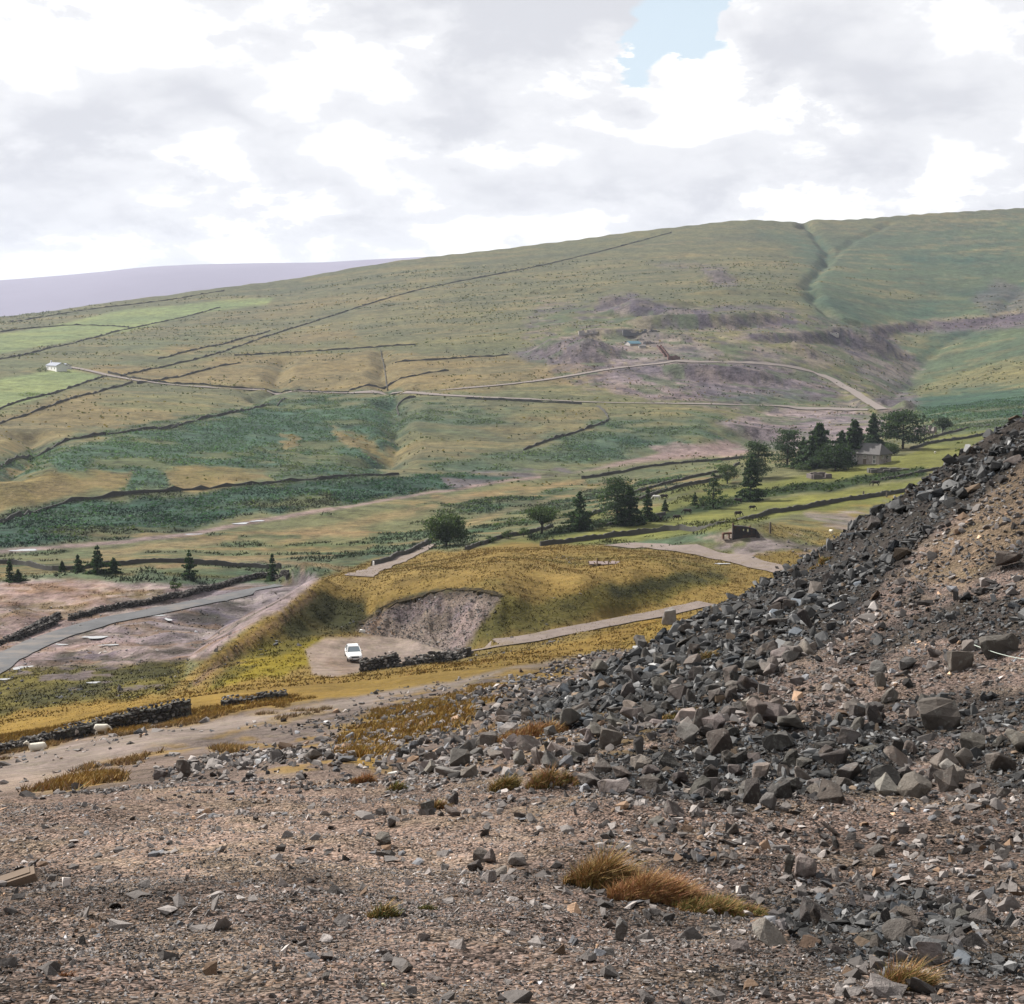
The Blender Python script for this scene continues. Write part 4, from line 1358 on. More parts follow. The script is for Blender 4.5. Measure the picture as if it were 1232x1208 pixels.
# boulders that can be named one by one: column, row of the foot, width and height in the photograph, shape, tone, label
NAMED = [
    (806, 752, 26, 26, 'block', 1.9, 'pale grey boulder on the skyline crest, lightest of the scree'),
    (192, 938, 24, 18, 'block', .8, 'left dark boulder of the pair on the rim of the gravel mound'),
    (219, 937, 24, 32, 'upright', 1.0, 'upright boulder beside a dark one on the rim of the gravel mound'),
    (268, 935, 18, 12, 'block', .6, 'small dark boulder on the rubble right of the upright rim boulder'),
    (772, 928, 38, 26, 'round', 1.9, 'rounded light grey boulder at the lower edge of the boulder band'),
    (905, 968, 34, 42, 'block', .5, 'almost black block at the foot of the boulder band'),
    (918, 938, 32, 34, 'upright', 1.5, 'pale-topped leaning block above the almost black block'),
    (865, 908, 46, 40, 'block', .6, 'large dark block beside the gap in the boulder band'),
    (970, 940, 40, 30, 'block', 1.6, 'light-topped block right of the leaning block in the boulder band'),
    (1068, 950, 52, 34, 'round', .7, 'broad dark rounded boulder on gravel below the boulder band'),
    (1150, 952, 60, 34, 'slab', 1.2, 'grey sloping boulder on gravel near the right edge'),
    (970, 1056, 38, 34, 'round', 1.9, 'pale rounded stone above the dark hollow in the gravel'),
    (950, 1056, 20, 40, 'upright', 1.0, 'upright brown stone leaning against the pale rounded stone'),
    (1120, 1162, 52, 46, 'upright', 1.9, 'large pale wedge stone beside the brown grass at bottom right'),
    (1064, 1115, 30, 36, 'upright', .8, 'blue grey upright stone in the dark hollow'),
    (935, 1142, 80, 26, 'slab', 1.8, 'long pale slab lying at the edge of the dark hollow'),
    (1075, 1204, 70, 22, 'slab', 1.9, 'pale flat slab at the bottom edge of the picture'),
    (742, 955, 62, 24, 'slab', 1.7, 'long tan slab at the foot of the boulder band'),
    (815, 985, 40, 26, 'slab', .9, 'grey slanting slab on the gravel below the boulder band'),
    (1158, 808, 44, 34, 'block', .9, 'brown ledged block alone on the upper gravel'),
    (1135, 880, 70, 52, 'block', .8, 'great grey boulder above the band at the right'),
    (1218, 688, 50, 26, 'slab', .7, 'long dark slab on the brown scree near the right edge'),
    (1166, 786, 24, 20, 'block', 1.5, 'pale block at the end of the thin cable'),
    (1205, 792, 66, 30, 'slab', .7, 'dark slab under the thin cable'),
    (940, 905, 66, 26, 'slab', .7, 'dark flat-topped slab in the boulder band'),
    (550, 925, 40, 32, 'block', .8, 'grey block at the left end of the boulder band'),
    (516, 922, 26, 26, 'upright', 1.3, 'pale-faced block leftmost in the boulder band'),
    (585, 900, 36, 26, 'block', 1.1, 'grey angular block behind the left end of the boulder band'),
    (640, 905, 50, 26, 'slab', 1.3, 'light grey broken slab among the left boulders'),
    (665, 905, 36, 24, 'block', .7, 'dark block among the left boulders beside the broken slab'),
    (1130, 1000 - 60, 40, 22, 'block', .9, 'grey block between two broad boulders near the right edge'),
    (700, 910, 30, 30, 'block', 1.2, 'grey block above the tan slab of the boulder band'),
    (735, 900, 44, 34, 'block', .9, 'dark grey block near the middle of the boulder band'),
    (830, 895, 40, 30, 'block', 1.2, 'grey ridged block left of the large dark block'),
    (1175, 905, 44, 30, 'block', .7, 'dark block below the great grey boulder'),
    (183, 1028, 10, 8, 'block', .5, 'small black stone on the open gravel mound'),
    (352, 1046, 14, 10, 'block', .7, 'small brown stone near the middle of the gravel mound'),
    (395, 1056, 12, 8, 'round', 1.7, 'small buff pebble near the middle of the gravel mound'),
    (392, 1180, 14, 14, 'upright', 1.4, 'small ochre stone at the bottom of the gravel'),
]


def rough_mesh(name, V, Fc, seed, lump=.05):
    """boulder: the angular block, cut finer and roughened so faces are not flat"""
    import bmesh
    me = bpy.data.meshes.new(name)
    bm = bmesh.new()
    vs = [bm.verts.new(v) for v in V]
    for f in Fc:
        bm.faces.new([vs[i] for i in f])
    bmesh.ops.dissolve_limit(bm, angle_limit=.22, verts=bm.verts, edges=bm.edges)
    bmesh.ops.bevel(bm, geom=list(bm.edges), offset=.018, segments=1, affect='EDGES', clamp_overlap=True)
    bmesh.ops.triangulate(bm, faces=bm.faces)
    long_e = [e for e in bm.edges if e.calc_length() > .22]
    bmesh.ops.subdivide_edges(bm, edges=long_e, cuts=1)
    bmesh.ops.triangulate(bm, faces=bm.faces)
    bm.normal_update()
    co = np.array([v.co[:] for v in bm.verts])
    d = fbm(co[:, 0] * 3 + seed, co[:, 1] * 3 + co[:, 2] * 2.3, 1, 3, seed) * lump
    for v, k in zip(bm.verts, d):
        v.co += v.normal * k
    bm.to_mesh(me)
    bm.free()
    me.shade_flat()
    return me


def boulder_material():
    m, g, b = new_mat('gritstone')
    P = obj_coord(g)
    oi = g.new('ShaderNodeObjectInfo')
    off = g.new('ShaderNodeVectorMath', operation='ADD')
    g.l.new(P, off.inputs[0])
    g.l.new(oi.outputs['Location'], off.inputs[1])
    n = g.noise(off.outputs[0], 2.6, 6, .68)
    n2 = g.noise(off.outputs[0], 11, 4, .7)
    s = g.new('ShaderNodeVectorMath', operation='SCALE')
    g.l.new(oi.outputs['Color'], s.inputs[0])
    g.l.new(g.add(.25, g.add(g.mul(n, .9), g.mul(n2, .6))), s.inputs['Scale'])
    lich = g.mul(g.ss(g.noise(off.outputs[0], 5.0, 5, .7), .54, .68), .5)
    c = g.mix(lich, s.outputs[0], (.19, .19, .17))
    rust = g.mul(g.ss(g.noise(off.outputs[0], 1.7, 4, .6), .58, .72), .5)
    c = g.mix(rust, c, (.11, .078, .055))
    g.put(b.inputs['Base Color'], c)
    b.inputs['Roughness'].default_value = .85
    bp = g.new('ShaderNodeBump')
    bp.inputs['Distance'].default_value = .06
    bp.inputs['Strength'].default_value = .8
    g.l.new(g.add(n, g.mul(n2, .4)), bp.inputs['Height'])
    g.l.new(bp.outputs[0], b.inputs['Normal'])
    return m


M_BOULDER = boulder_material()
KINDS = {}
for kd, (sx, sy, sz) in dict(block=(1.0, .85, .75), slab=(1.15, .8, .34), upright=(.7, .6, 1.1), round=(1.0, .9, .68)).items():
    KINDS[kd] = [rough_mesh('boulder', *hull_shape(20 if kd == 'round' else 10, 600 + i * 7 + len(kd), sx, sy, sz, .08 if kd == 'round' else .38), 610 + i, .07) for i in range(8)]
ZNAME = ['in the dark skyline band', 'on the upper heap face', 'in the lower boulder band', 'on gravel below the boulder band', 'in the dark stony hollow',
         'on the stony rim left of the hollow', 'on the open gravel mound', 'on rubble left of the boulder band', 'on rubble between mound and track',
         'on rubble beside the grassy patch', 'at the toe of the heap', 'on waste ground behind the heap']
KSHAPE = dict(block='angular', slab='flat', upright='upright', round='rounded')


def put_boulder(x, y, size, kind, tone, label, group, r, sc=None):
    me = KINDS[kind][int(r.integers(0, 8))]
    o = link('boulder', me, M_BOULDER)
    s = sc if sc is not None else (size * r.uniform(.85, 1.2), size * r.uniform(.8, 1.15), size * r.uniform(.85, 1.2))
    o.scale = s
    hgt = dict(block=.75, slab=.34, upright=1.1, round=.68)[kind] * s[2] * .5
    o.location = (x, y, float(ground(x, y)) + hgt * (.62 if kind != 'slab' else .75))
    tl = .3 if kind != 'block' else .45
    o.rotation_euler = (r.normal(0, tl), r.normal(0, tl), r.uniform(0, 6.28) if kind != 'slab' else r.normal(.4, .5))
    o.color = (.090 * tone * r.uniform(.97, 1.14), .082 * tone, .075 * tone * r.uniform(.92, 1.04), 1)
    tag(o, label, 'boulder', group)
    return o


def place_boulders():
    r = np.random.default_rng(44)
    taken = []
    for (px, py, w, h, kind, tone, label) in NAMED:
        x, y, z = at(px, py)
        d = math.hypot(x, y)
        W, H = w / F_PX * d, h / F_PX * d
        sx, sz = dict(block=(1.0, .75), slab=(1.15, .34), upright=(.75, 1.1), round=(1.0, .68))[kind]
        o = put_boulder(x, y + W * .35, 1, kind, tone, label, 'boulders on the spoil heap', r, (W / sx * .9, W / sx * .82, H / sz * 1.0))
        o.rotation_euler = (r.normal(0, .12), r.normal(0, .12), r.normal(0, .4))
        taken.append((x, y + W * .35, W * .6))
    T = np.array(taken)
    d = np.hypot(BF[:, 0], BF[:, 1])
    ok = np.ones(len(BF), bool)
    for tx, ty, tr in T:
        ok &= np.hypot(BF[:, 0] - tx, BF[:, 1] - ty) > tr
    B = BF[ok]
    d = d[ok]
    # only what the viewpoint can see counts towards the largest ones
    gx, gy = B[:, 0] * (1 - .8 / d), B[:, 1] * (1 - .8 / d)
    px0, py0 = project(B[:, 0], B[:, 1], B[:, 2])
    px1, py1 = project(gx, gy, ground(gx, gy))
    seen = (py1 > py0 - 2) & (px0 > -5) & (px0 < 1237) & (py0 < 1225)
    score = np.where(seen, B[:, 3] / d, 0)
    order = np.argsort(-score)
    n_one = 300 - len(NAMED)
    ones = order[:n_one]
    pxs, pys = px0[ones], py0[ones]
    named_px = np.array([(q[0], q[1]) for q in NAMED], float)
    used = {}
    for j, i in enumerate(ones):
        x, y, z, s, zi = B[i]
        kind = str(r.choice(['block', 'block', 'block', 'slab', 'upright', 'round'], p=[.25, .25, .1, .2, .1, .1]))
        dk = float(lookup(LUM, x, y))
        tone = float(np.exp(r.normal(-.25 if dk < .066 else .25, .4)))
        shade = 'dark' if tone < .75 else ('pale' if tone > 1.3 else 'grey')
        # where in its zone: found from the others of the zone
        same = B[ones][:, 4] == zi
        fx, fy = (pxs[same] < pxs[j]).mean(), (pys[same] < pys[j]).mean()
        across = ['far left', 'left', 'middle', 'right', 'far right'][min(4, int(fx * 5))]
        up = ['upper edge', 'inner', 'lower edge'][min(2, int(fy * 3))]
        sz = s / d[i]
        rank = (B[ones][same, 3] / d[ones][same] < sz).mean()
        big = 'small' if rank < .34 else ('large' if rank > .67 else 'middling')
        lab = f'{big} {shade} {KSHAPE[kind]} boulder {ZNAME[int(zi)]}, {up}, {across}'
        for q in np.argsort(np.hypot(named_px[:, 0] - pxs[j], named_px[:, 1] - pys[j]))[:4]:
            if lab not in used:
                break
            rel = 'above' if pys[j] < named_px[q, 1] - 25 else ('below' if pys[j] > named_px[q, 1] + 25 else ('left of' if pxs[j] < named_px[q, 0] else 'right of'))
            lab = f'{big} {shade} {KSHAPE[kind]} boulder {rel} the {" ".join(NAMED[q][6].split()[:9])}'
        used[lab] = 1
        put_boulder(x, y, s, kind, tone, lab, 'boulders on the spoil heap', r)
    rest = B[order[n_one:]]
    x, y, z, s = rest[:, 0], rest[:, 1], rest[:, 2], rest[:, 3]
    tone = stone_tone(x, y, r, .58)
    merge_stones('scree', mid_shapes, np.stack([x, y, z + s * .16], 1), s, tone * .9, .5, M_STONE, 9)
    print('boulders', len(BF), 'in view', int(seen.sum()))


place_boulders()


# stones of the quarry face and the bare ground
def far_stones():
    r = np.random.default_rng(55)
    P = [(432, 757), (447, 744), (478, 729), (500, 720), (520, 715), (556, 712), (604, 718), (586, 740), (566, 765), (545, 790), (530, 782), (490, 769), (440, 763)]
    x, y = wedge(30000, 145, 192, -.115, .0, r)
    px, py = project(x, y, ground(x, y))
    k = inside(px, py, P)
    x, y = x[k], y[k]
    s = np.exp(r.normal(math.log(.13), .55, len(x)))
    t = stone_tone(x, y, r, .3)
    merge_stones('quarry_rubble', tiny_shapes, np.stack([x, y, ground(x, y) + s * .1], 1), s, t, .6, M_STONE, 12)
    # scattered stones on the rough ground by the track and the road
    x, y = wedge(5000, 30, 230, -.36, .05, r)
    px, py = project(x, y, ground(x, y))
    cov = np.stack([lookup(COVER[..., k], x, y) for k in range(3)], -1)
    grey = (cov[:, 0] - cov[:, 2]) < .10
    k = (lookup(ISFf, x, y) < .5) & grey & ~inside(px, py, [(360, 760), (560, 760), (560, 815), (360, 815)]) & (fbm(x, y, 8, 3, 770) > -.05)
    x, y = x[k], y[k]
    s = np.exp(r.normal(math.log(.26), .4, len(x)))
    merge_stones('loose_stones', small_shapes, np.stack([x, y, ground(x, y) + s * .1], 1), s, stone_tone(x, y, r, .4), .5, M_STONE, 13)


far_stones()

# ------------------------------------------------------------------ dry stone walls
M_WALL = plain('dark_walling_stone', (.05, .047, .044), .9, .45, 3.0, .03, spec=.1, tint=(.12, .125, .10))
M_WALLF = plain('far_walling_stone', (.085, .082, .076), .95, .4, .5, spec=.05)
M_COURSE = attr_mat('wall_stones', rough=.9, var=.3, scale=9, bump=.02)


def wall(pts, h, th, label, group=None, step=2.0, stones=False, ragged=.25, mat=None, h2=None, end=True, name='dry_stone_wall', world_pts=None, rmin=30):
    P = resample(world_pts if world_pts is not None else hits(Z, pts, rmin=rmin), step)
    N = side_vec(P)
    n = len(P)
    g0 = ground(P[:, 0], P[:, 1])
    hh = np.linspace(h, h2 if h2 is not None else h, n) * (1 + ragged * fbm(np.arange(n) * 1.0 * step, np.zeros(n), 3.0, 3, int(abs(P[0, 0]) * 7) % 997))
    r = np.random.default_rng(int(abs(P[0, 0] * 13 + P[0, 1])) % 9973)
    hh = np.maximum(hh * (1 + r.normal(0, ragged * .25, n)), h * .15)
    o0 = P.mean(0)
    z0 = float(g0.mean())
    V = []
    cw = .78 if stones else 1.0
    ch_drop = stones * .55 if stones else 0.0
    for sgn, zt in ((-cw, -.35), (-.72 * cw, 1), (.72 * cw, 1), (cw, -.35)):
        Q = P + N * (th / 2 * sgn)
        zz = g0 + (hh if zt == 1 else -.35)
        V.append(np.stack([Q[:, 0] - o0[0], Q[:, 1] - o0[1], zz - z0 - (ch_drop if zt == 1 else 0)], 1))
    V = np.stack(V, 1)
    idx = np.arange(n * 4).reshape(n, 4)
    f = [(idx[i, k], idx[i + 1, k], idx[i + 1, k + 1], idx[i, k + 1]) for i in range(n - 1) for k in range(3)]
    f += [tuple(idx[0]), tuple(idx[-1][::-1])]
    mb = MB()
    mb.v, mb.f = [tuple(v) for v in V.reshape(-1, 3)], [tuple(int(i) for i in q) for q in f]
    o = mb.build(name, mat or (M_WALL if stones else M_WALLF), None, (o0[0], o0[1], z0))
    tag(o, label, 'wall', group)
    if stones:
        pos, sz, tn = [], [], []
        L = np.concatenate([[0], np.cumsum(np.hypot(*np.diff(P, axis=0).T))])
        ch = stones
        for c in range(int(max(h, h2 or h) / ch) + 1):
            t = r.uniform(0, ch)
            while t < L[-1]:
                hl = np.interp(t, L, hh)
                zc = (c + .5) * ch
                if zc < hl + ch * .5:
                    x, y = np.interp(t, L, P[:, 0]), np.interp(t, L, P[:, 1])
                    nx, ny = np.interp(t, L, N[:, 0]), np.interp(t, L, N[:, 1])
                    for sgn in (-1, 1):
                        off = th / 2 * (1 - .28 * zc / max(hl, .1)) * sgn * r.uniform(.85, 1.08)
                        pos.append((x + nx * off - o0[0], y + ny * off - o0[1], float(ground(x, y)) + zc - z0 + r.normal(0, ch * .1)))
                        sz.append(ch * r.uniform(1.1, 1.9))
                        tn.append(np.array([.066, .060, .055]) * math.exp(r.normal(0, .55)))
                t += ch * r.uniform(1.1, 1.9)
        if pos:
            q = merge_stones('stonework', mid_shapes, np.array(pos), np.array(sz), np.array(tn), .25, M_COURSE, len(pos))
            q.parent = o
    return o


G_FELL = 'dry stone walls across the far fell'
G_VAL = 'dry stone walls on the valley floor'
for pts, lab in [
    ([(-20, 437), (60, 419), (130, 401), (180, 390), (240, 377), (265, 370)], 'dark field wall above the white cottage climbing to the right'),
    ([(-10, 401), (50, 393), (110, 391), (155, 394)], 'thin wall dividing the pale green fields above the cottage'),
    ([(10, 388), (90, 374), (170, 366), (270, 350)], 'thin wall along the top of the pale green fields'),
    ([(145, 453), (200, 440), (250, 430), (300, 412), (340, 398), (400, 380), (430, 370), (490, 352), (540, 341), (600, 330), (650, 320), (700, 308), (760, 293), (808, 280)], 'longest wall slanting up the whole fell to the skyline'),
    ([(282, 428), (340, 425), (400, 421), (455, 418), (500, 415)], 'level wall in the middle of the straw coloured fell'),
    ([(458, 422), (462, 440), (466, 470)], 'short wall running downhill beside the gully'),
    ([(475, 437), (520, 434), (560, 430), (612, 427)], 'level wall right of the gully'),
    ([(-10, 497), (60, 475), (95, 463), (128, 453)], 'wall along the lower edge of the green field below the cottage'),
    ([(-10, 513), (60, 490), (110, 474), (160, 460)], 'faint wall below the green field of the cottage'),
    ([(190, 518), (260, 501), (322, 488), (345, 480)], 'faint wall slanting above the bracken'),
    ([(190, 432), (240, 420), (300, 405), (325, 398)], 'short wall in the straw slope right of the cottage'),
    ([(420, 472), (340, 470), (250, 464), (180, 458), (130, 449)], 'wall along the upper side of the valley road'),
    ([(560, 480), (640, 483.5), (700, 486.5)], 'wall along the lower side of the valley road'),
    ([(718, 489), (730, 498), (733, 508), (700, 518), (660, 530), (630, 542)], 'angled wall of the sloping enclosure below the road'),
    ([(-10, 633), (60, 606), (130, 598), (200, 592), (300, 583), (420, 574), (480, 571)], 'dark wall along the foot of the bracken slope'),
    ([(-10, 568), (25, 549), (70, 534), (130, 523), (215, 511)], 'dark wall along the top of the bracken slope'),
    ([(420, 470), (470, 462), (540, 446)], 'faint wall crossing straw ground above the road'),
    ([(165, 462), (250, 443), (290, 437)], 'faint wall slanting up from the valley road'),
    ([(500, 478), (475, 484), (480, 500)], 'short broken wall below the road by the gully'),
]:
    wall(pts, .85, .42, lab, G_FELL, step=3.0, ragged=.75, rmin=100)
for pts, h, lab in [
    ([(-10, 678), (20, 679), (45, 684), (75, 688), (110, 683), (150, 679), (230, 678), (300, 682), (338, 684)], 1.3, 'wall crossing the rushy meadow behind the left conifers'),
    ([(560, 662), (590, 650), (640, 641), (665, 634)], 1.2, 'wall running to the flat topped tree from the bridge'),
    ([(690, 628), (740, 608), (790, 594), (830, 584), (880, 572)], 1.3, 'wall at the back of the green fields behind the conifers'),
    ([(740, 605), (770, 591), (810, 580), (870, 568), (890, 558)], 1.1, 'upper wall between green field and river gravel'),
    ([(700, 576), (760, 566), (820, 557), (880, 553), (930, 548)], 1.3, 'wall along the near bank of the river'),
    ([(650, 657), (700, 651), (760, 643), (830, 635), (870, 631), (910, 622), (960, 613), (1010, 604), (1060, 597), (1100, 590)], 1.5, 'long front wall of the grazing field'),
    ([(1095, 541), (1140, 530), (1190, 523)], 1.3, 'upper field wall right of the house'),
    ([(1110, 530), (1160, 516), (1190, 513)], 1.2, 'topmost field wall right of the house'),
    ([(1060, 578), (1100, 570), (1130, 565)], 1.0, 'low wall below the house near the heap'),
    ([(720, 634), (760, 627), (800, 619)], 1.0, 'low wall at the foot of the tall conifers'),
]:
    wall(pts, h * .62, .45, lab, G_VAL, step=.5, ragged=.3, rmin=100)
wall([(448, 681), (470, 675), (492, 667), (513, 655), (520, 651)], 0.95, .5, 'dark parapet wall beside the pale lane to the round tree', None, .6, ragged=.2)
wall([(-10, 781), (20, 770), (68, 750)], 0.85, .6, 'broken roadside wall, nearest length at the left edge', 'roadside walls', .8, ragged=.3, stones=.3)
wall([(20, 771), (45, 758), (71, 744)], 1.1, .6, 'roadside wall length ending in a gap with a tall end', 'roadside walls', .8, ragged=.2, stones=.3)
wall([(83, 747), (110, 740), (140, 733), (180, 727), (230, 718), (262, 708), (300, 697), (325, 692), (346, 696)], 0.85, .6, 'long dark roadside wall running to the small conifer', 'roadside walls', .8, ragged=.2, stones=.32)
wall([(66, 893), (100, 887), (150, 875), (200, 866), (229, 862)], .8, .75, 'tall dark wall with a square broken end above two sheep', 'ruined walls by the track', .5, stones=.22, ragged=.12, h2=1.38)
wall([(-14, 911), (10, 905), (35, 898), (60, 890)], .65, .75, 'tumbled low wall leading left from the tall dark wall', 'ruined walls by the track', .5, stones=.22, ragged=.5)
wall([(266, 849), (290, 846), (320, 842), (346, 839)], .45, .7, 'last footing of a wall in the grass right of the tall wall', 'ruined walls by the track', .5, stones=.22, ragged=.5)
wall([(433, 809), (455, 806), (478, 802)], 1.2, .9, 'upright stump of wall in front of the parking place', 'ruined walls at the parking place', .5, stones=.26, ragged=.08, h2=1.35)
for k, (pts, h, lab) in enumerate([([(478, 803), (486, 801)], .7, 'small rubble heap touching the wall stump'), ([(491, 801), (499, 799)], .75, 'tumbled stones first past the gap in the wall'),
                                   ([(503, 799), (517, 797)], 1.0, 'tumbled wall heap between gap and longest remnant'), ([(520, 797), (541, 793)], 1.25, 'mossy wall remnant with ragged top beside the access track'),
                                   ([(543, 793), (564, 790)], 1.2, 'last wall remnant at the mouth of the access track')]):
    wall(pts, h * .75, 1.0, lab, 'ruined walls at the parking place', .45, stones=.28, ragged=.5)

# ------------------------------------------------------------------ trees
def leaf_material():
    """thin leaves: they pass some light on from behind"""
    m, g, b = new_mat('leaves')
    col = g.new('ShaderNodeAttribute', attribute_name='tone').outputs['Color']
    g.put(b.inputs['Base Color'], col)
    b.inputs['Roughness'].default_value = .7
    b.inputs['Specular IOR Level'].default_value = .15
    tr = g.new('ShaderNodeBsdfTranslucent')
    c2 = g.mix(1.0, col, (1.25, 1.35, .7), 'MULTIPLY')
    g.l.new(c2, tr.inputs['Color'])
    mx = g.new('ShaderNodeMixShader')
    mx.inputs[0].default_value = .4
    g.l.new(b.outputs[0], mx.inputs[1])
    g.l.new(tr.outputs[0], mx.inputs[2])
    out = [n for n in g.n if n.type == 'OUTPUT_MATERIAL'][0]
    g.l.new(mx.outputs[0], out.inputs[0])
    return m


M_LEAF = leaf_material()
M_BARK = plain('bark', (.06, .05, .042), .95, .3, 4, .02, spec=.1)


def leaf_cards(P, size, r, tone, flat=.0, level=False):
    """small leaf sprays, each a bent quad turned at random"""
    n = len(P)
    a = r.normal(size=(n, 3))
    a[:, 2] *= (1 - flat)
    a /= np.linalg.norm(a, axis=1)[:, None]
    b = r.normal(size=(n, 3))
    if level:
        b[:, 2] *= (1 - flat)
    b -= (b * a).sum(1)[:, None] * a
    b /= np.linalg.norm(b, axis=1)[:, None]
    s = (size * r.uniform(.6, 1.3, n))[:, None]
    V = np.stack([P - a * s, P + b * s * .55, P + a * s, P - b * s * .55], 1).reshape(-1, 3)
    f = np.arange(n * 4).reshape(n, 4)
    k = np.exp(r.normal(0, .28, n))[:, None]
    c = np.repeat(np.array(tone)[None] * k, 4, 0)
    return V, f, c


def finish_tree(name, x, y, z, V, f, c, trunk, label, group, cat='tree'):
    e = empty(name, (x, y, z))
    tag(e, label, cat, group)
    cr = link('crown', fast_mesh('crown', V, f, c), M_LEAF, e)
    trunk.build('trunk', M_BARK, e, smooth=True)
    return e


def conifer(px, py, hp, wp, label, group, tone=(.038, .062, .034), dense=1.0, ragged=.25, bare=.06, lean=0.0):
    x, y, z = at(px, py, rmin=60)
    d = math.hypot(x, y)
    h, w = hp / F_PX * d, wp / F_PX * d / 2
    r = np.random.default_rng(int(px * 31 + py))
    whorls = int(9 + h * 1.1)
    P = []
    mb = MB()
    mb.tube([(0, 0, -.3), (lean * .3, 0, h * .4), (lean, 0, h * .97)], [h * .022 + .05, h * .016 + .03, .02], 6)
    for i in range(whorls):
        t = bare + (1 - bare) * (i + r.uniform(-.3, .3)) / whorls
        t = min(max(t, bare), .98)
        R = w * (1 - t) ** .75 * (1 + ragged * r.normal())
        R = max(R, w * .06)
        nb = int(r.integers(4, 8))
        a0 = r.uniform(0, 6.28)
        for k in range(nb):
            a = a0 + k * 6.28 / nb + r.normal(0, .25)
            L = R * r.uniform(.7, 1.15)
            m_ = int(max(6, 15 * L / w * dense * 3.2))
            s = r.uniform(.12, 1, m_) ** .7
            wid = .20 * L * (1.1 - s)
            q = np.stack([np.cos(a) * L * s + r.normal(0, 1, m_) * wid - np.sin(a) * r.normal(0, 1, m_) * wid + lean * t,
                          np.sin(a) * L * s + r.normal(0, 1, m_) * wid + np.cos(a) * r.normal(0, 1, m_) * wid,
                          t * h - L * s * (.42 - .25 * t) + .14 * L * s * s + r.normal(0, .05 * h / whorls * 4, m_)], 1)
            P.append(q)
    P.append(np.stack([r.normal(lean, .05 * w, 14), r.normal(0, .05 * w, 14), h * r.uniform(.9, 1.0, 14)], 1))
    P = np.concatenate(P)
    P[:, 2] = np.maximum(P[:, 2], .08)
    V, f, c = leaf_cards(P, max(.12, w * .095), r, tone)
    return finish_tree('conifer_tree', x, y, z, V, f, c, mb, label, group)


def broadleaf(px, py, hp, wp, label, group, tone=(.046, .068, .032), base=.2, flat=1.0, clumps=46, name='broadleaf_tree', cat='tree', lop=0.0):
    x, y, z = at(px, py, rmin=60)
    d = math.hypot(x, y)
    h, w = hp / F_PX * d, wp / F_PX * d / 2
    r = np.random.default_rng(int(px * 17 + py))
    mb = MB()
    th = h * max(base, .12)
    tr = max(.04 * h, .06)
    mb.tube([(0, 0, -.3), (0, 0, th), (lop * w * .3, 0, h * .55)], [tr, tr * .8, tr * .4], 7)
    P = []
    n = clumps
    for i in range(n):
        u = r.normal(size=3)
        u /= np.linalg.norm(u)
        k = r.uniform(.35, 1.0) ** .5 * r.uniform(.82, 1.08)
        zc = h * (base + (1 - base) * .5)
        c = np.array([u[0] * w * .84 * k + lop * w * max(u[2], 0), u[1] * w * .84 * k, zc + u[2] * h * (1 - base) * .44 * k * flat])
        if i % 4 == 0:
            mb.tube([(0, 0, th * .8), (c[0] * .5, c[1] * .5, th + (c[2] - th) * .6), tuple(c)], [tr * .45, tr * .25, .02], 5)
        m_ = int((30 if cat == 'bush' else 62) * r.uniform(.6, 1.3))
        P.append(c + r.normal(size=(m_, 3)) * np.array([w * .16, w * .16, h * .065 * flat]))
    P = np.concatenate(P)
    P[:, 2] = np.maximum(P[:, 2], .05)
    V, f, c = leaf_cards(P, max(.12, w * (.085 if cat == 'bush' else .056)), r, tone)
    return finish_tree(name, x, y, z, V, f, c, mb, label, group, cat)


def layered_pine(px, py, hp, wp, label, group, tone=(.036, .058, .034), layers=6, base=.3):
    """old pine with flat irregular plates of foliage on bare limbs"""
    x, y, z = at(px, py, rmin=60)
    d = math.hypot(x, y)
    h, w = hp / F_PX * d, wp / F_PX * d / 2
    r = np.random.default_rng(int(px * 13 + py))
    mb = MB()
    mb.tube([(0, 0, -.3), (.1, 0, h * .5), (.2, 0, h * .92)], [.035 * h, .026 * h, .03], 7)
    P = []
    for i in range(layers * 3):
        t = base + (1 - base) * (i / (layers * 3)) ** .9
        a = r.uniform(0, 6.28)
        L = w * r.uniform(.35, .95) * (1 - .55 * max(0, t - .6) / .4)
        c = np.array([math.cos(a) * L, math.sin(a) * L, h * t + r.uniform(0, .08) * h])
        mb.tube([(0.1, 0, h * t * .95), tuple(c * np.array([.6, .6, 1])), tuple(c)], [.012 * h, .008 * h, .02], 5)
        m_ = 140
        P.append(c + r.normal(size=(m_, 3)) * np.array([w * .27, w * .27, h * .035]))
    P.append(np.array([.2, 0, h * .95]) + r.normal(size=(60, 3)) * np.array([w * .2, w * .2, h * .03]))
    P = np.concatenate(P)
    V, f, c = leaf_cards(P, max(.12, w * .062), r, tone, .3)
    return finish_tree('pine_tree', x, y, z, V, f, c, mb, label, group)


GT = 'trees along the field terrace'
GH = 'trees round the stone house'
GL = 'conifers beside the left road'
broadleaf(537, 657, 43, 54, 'round dense broadleaf tree at the end of the pale lane', GT, base=.03, clumps=80)
broadleaf(652, 642, 36, 46, 'flat topped broadleaf tree with light showing under its crown', GT, base=.34, flat=.85)
conifer(697, 638, 48, 38, 'ragged pale spruce right of the flat topped tree', GT, (.036, .06, .032), 1.0, .35)
layered_pine(742, 632, 54, 40, 'tall dense conifer in the pair at the terrace edge', GT, layers=12, base=.08)
conifer(758, 631, 46, 38, 'dark broad conifer behind the tall dense one', GT, dense=1.6)
conifer(779, 627, 42, 24, 'slim pointed conifer ending the terrace group', GT, dense=1.5)
conifer(858, 612, 44, 26, 'thin open conifer standing alone on the terrace edge', GT, (.034, .056, .03), .6, .5)
broadleaf(875, 582, 25, 30, 'dark rounded tree behind the thin open conifer', GT, base=.08)
conifer(903, 603, 56, 34, 'tallest dense conifer on the terrace edge', GT, dense=1.5, ragged=.3)
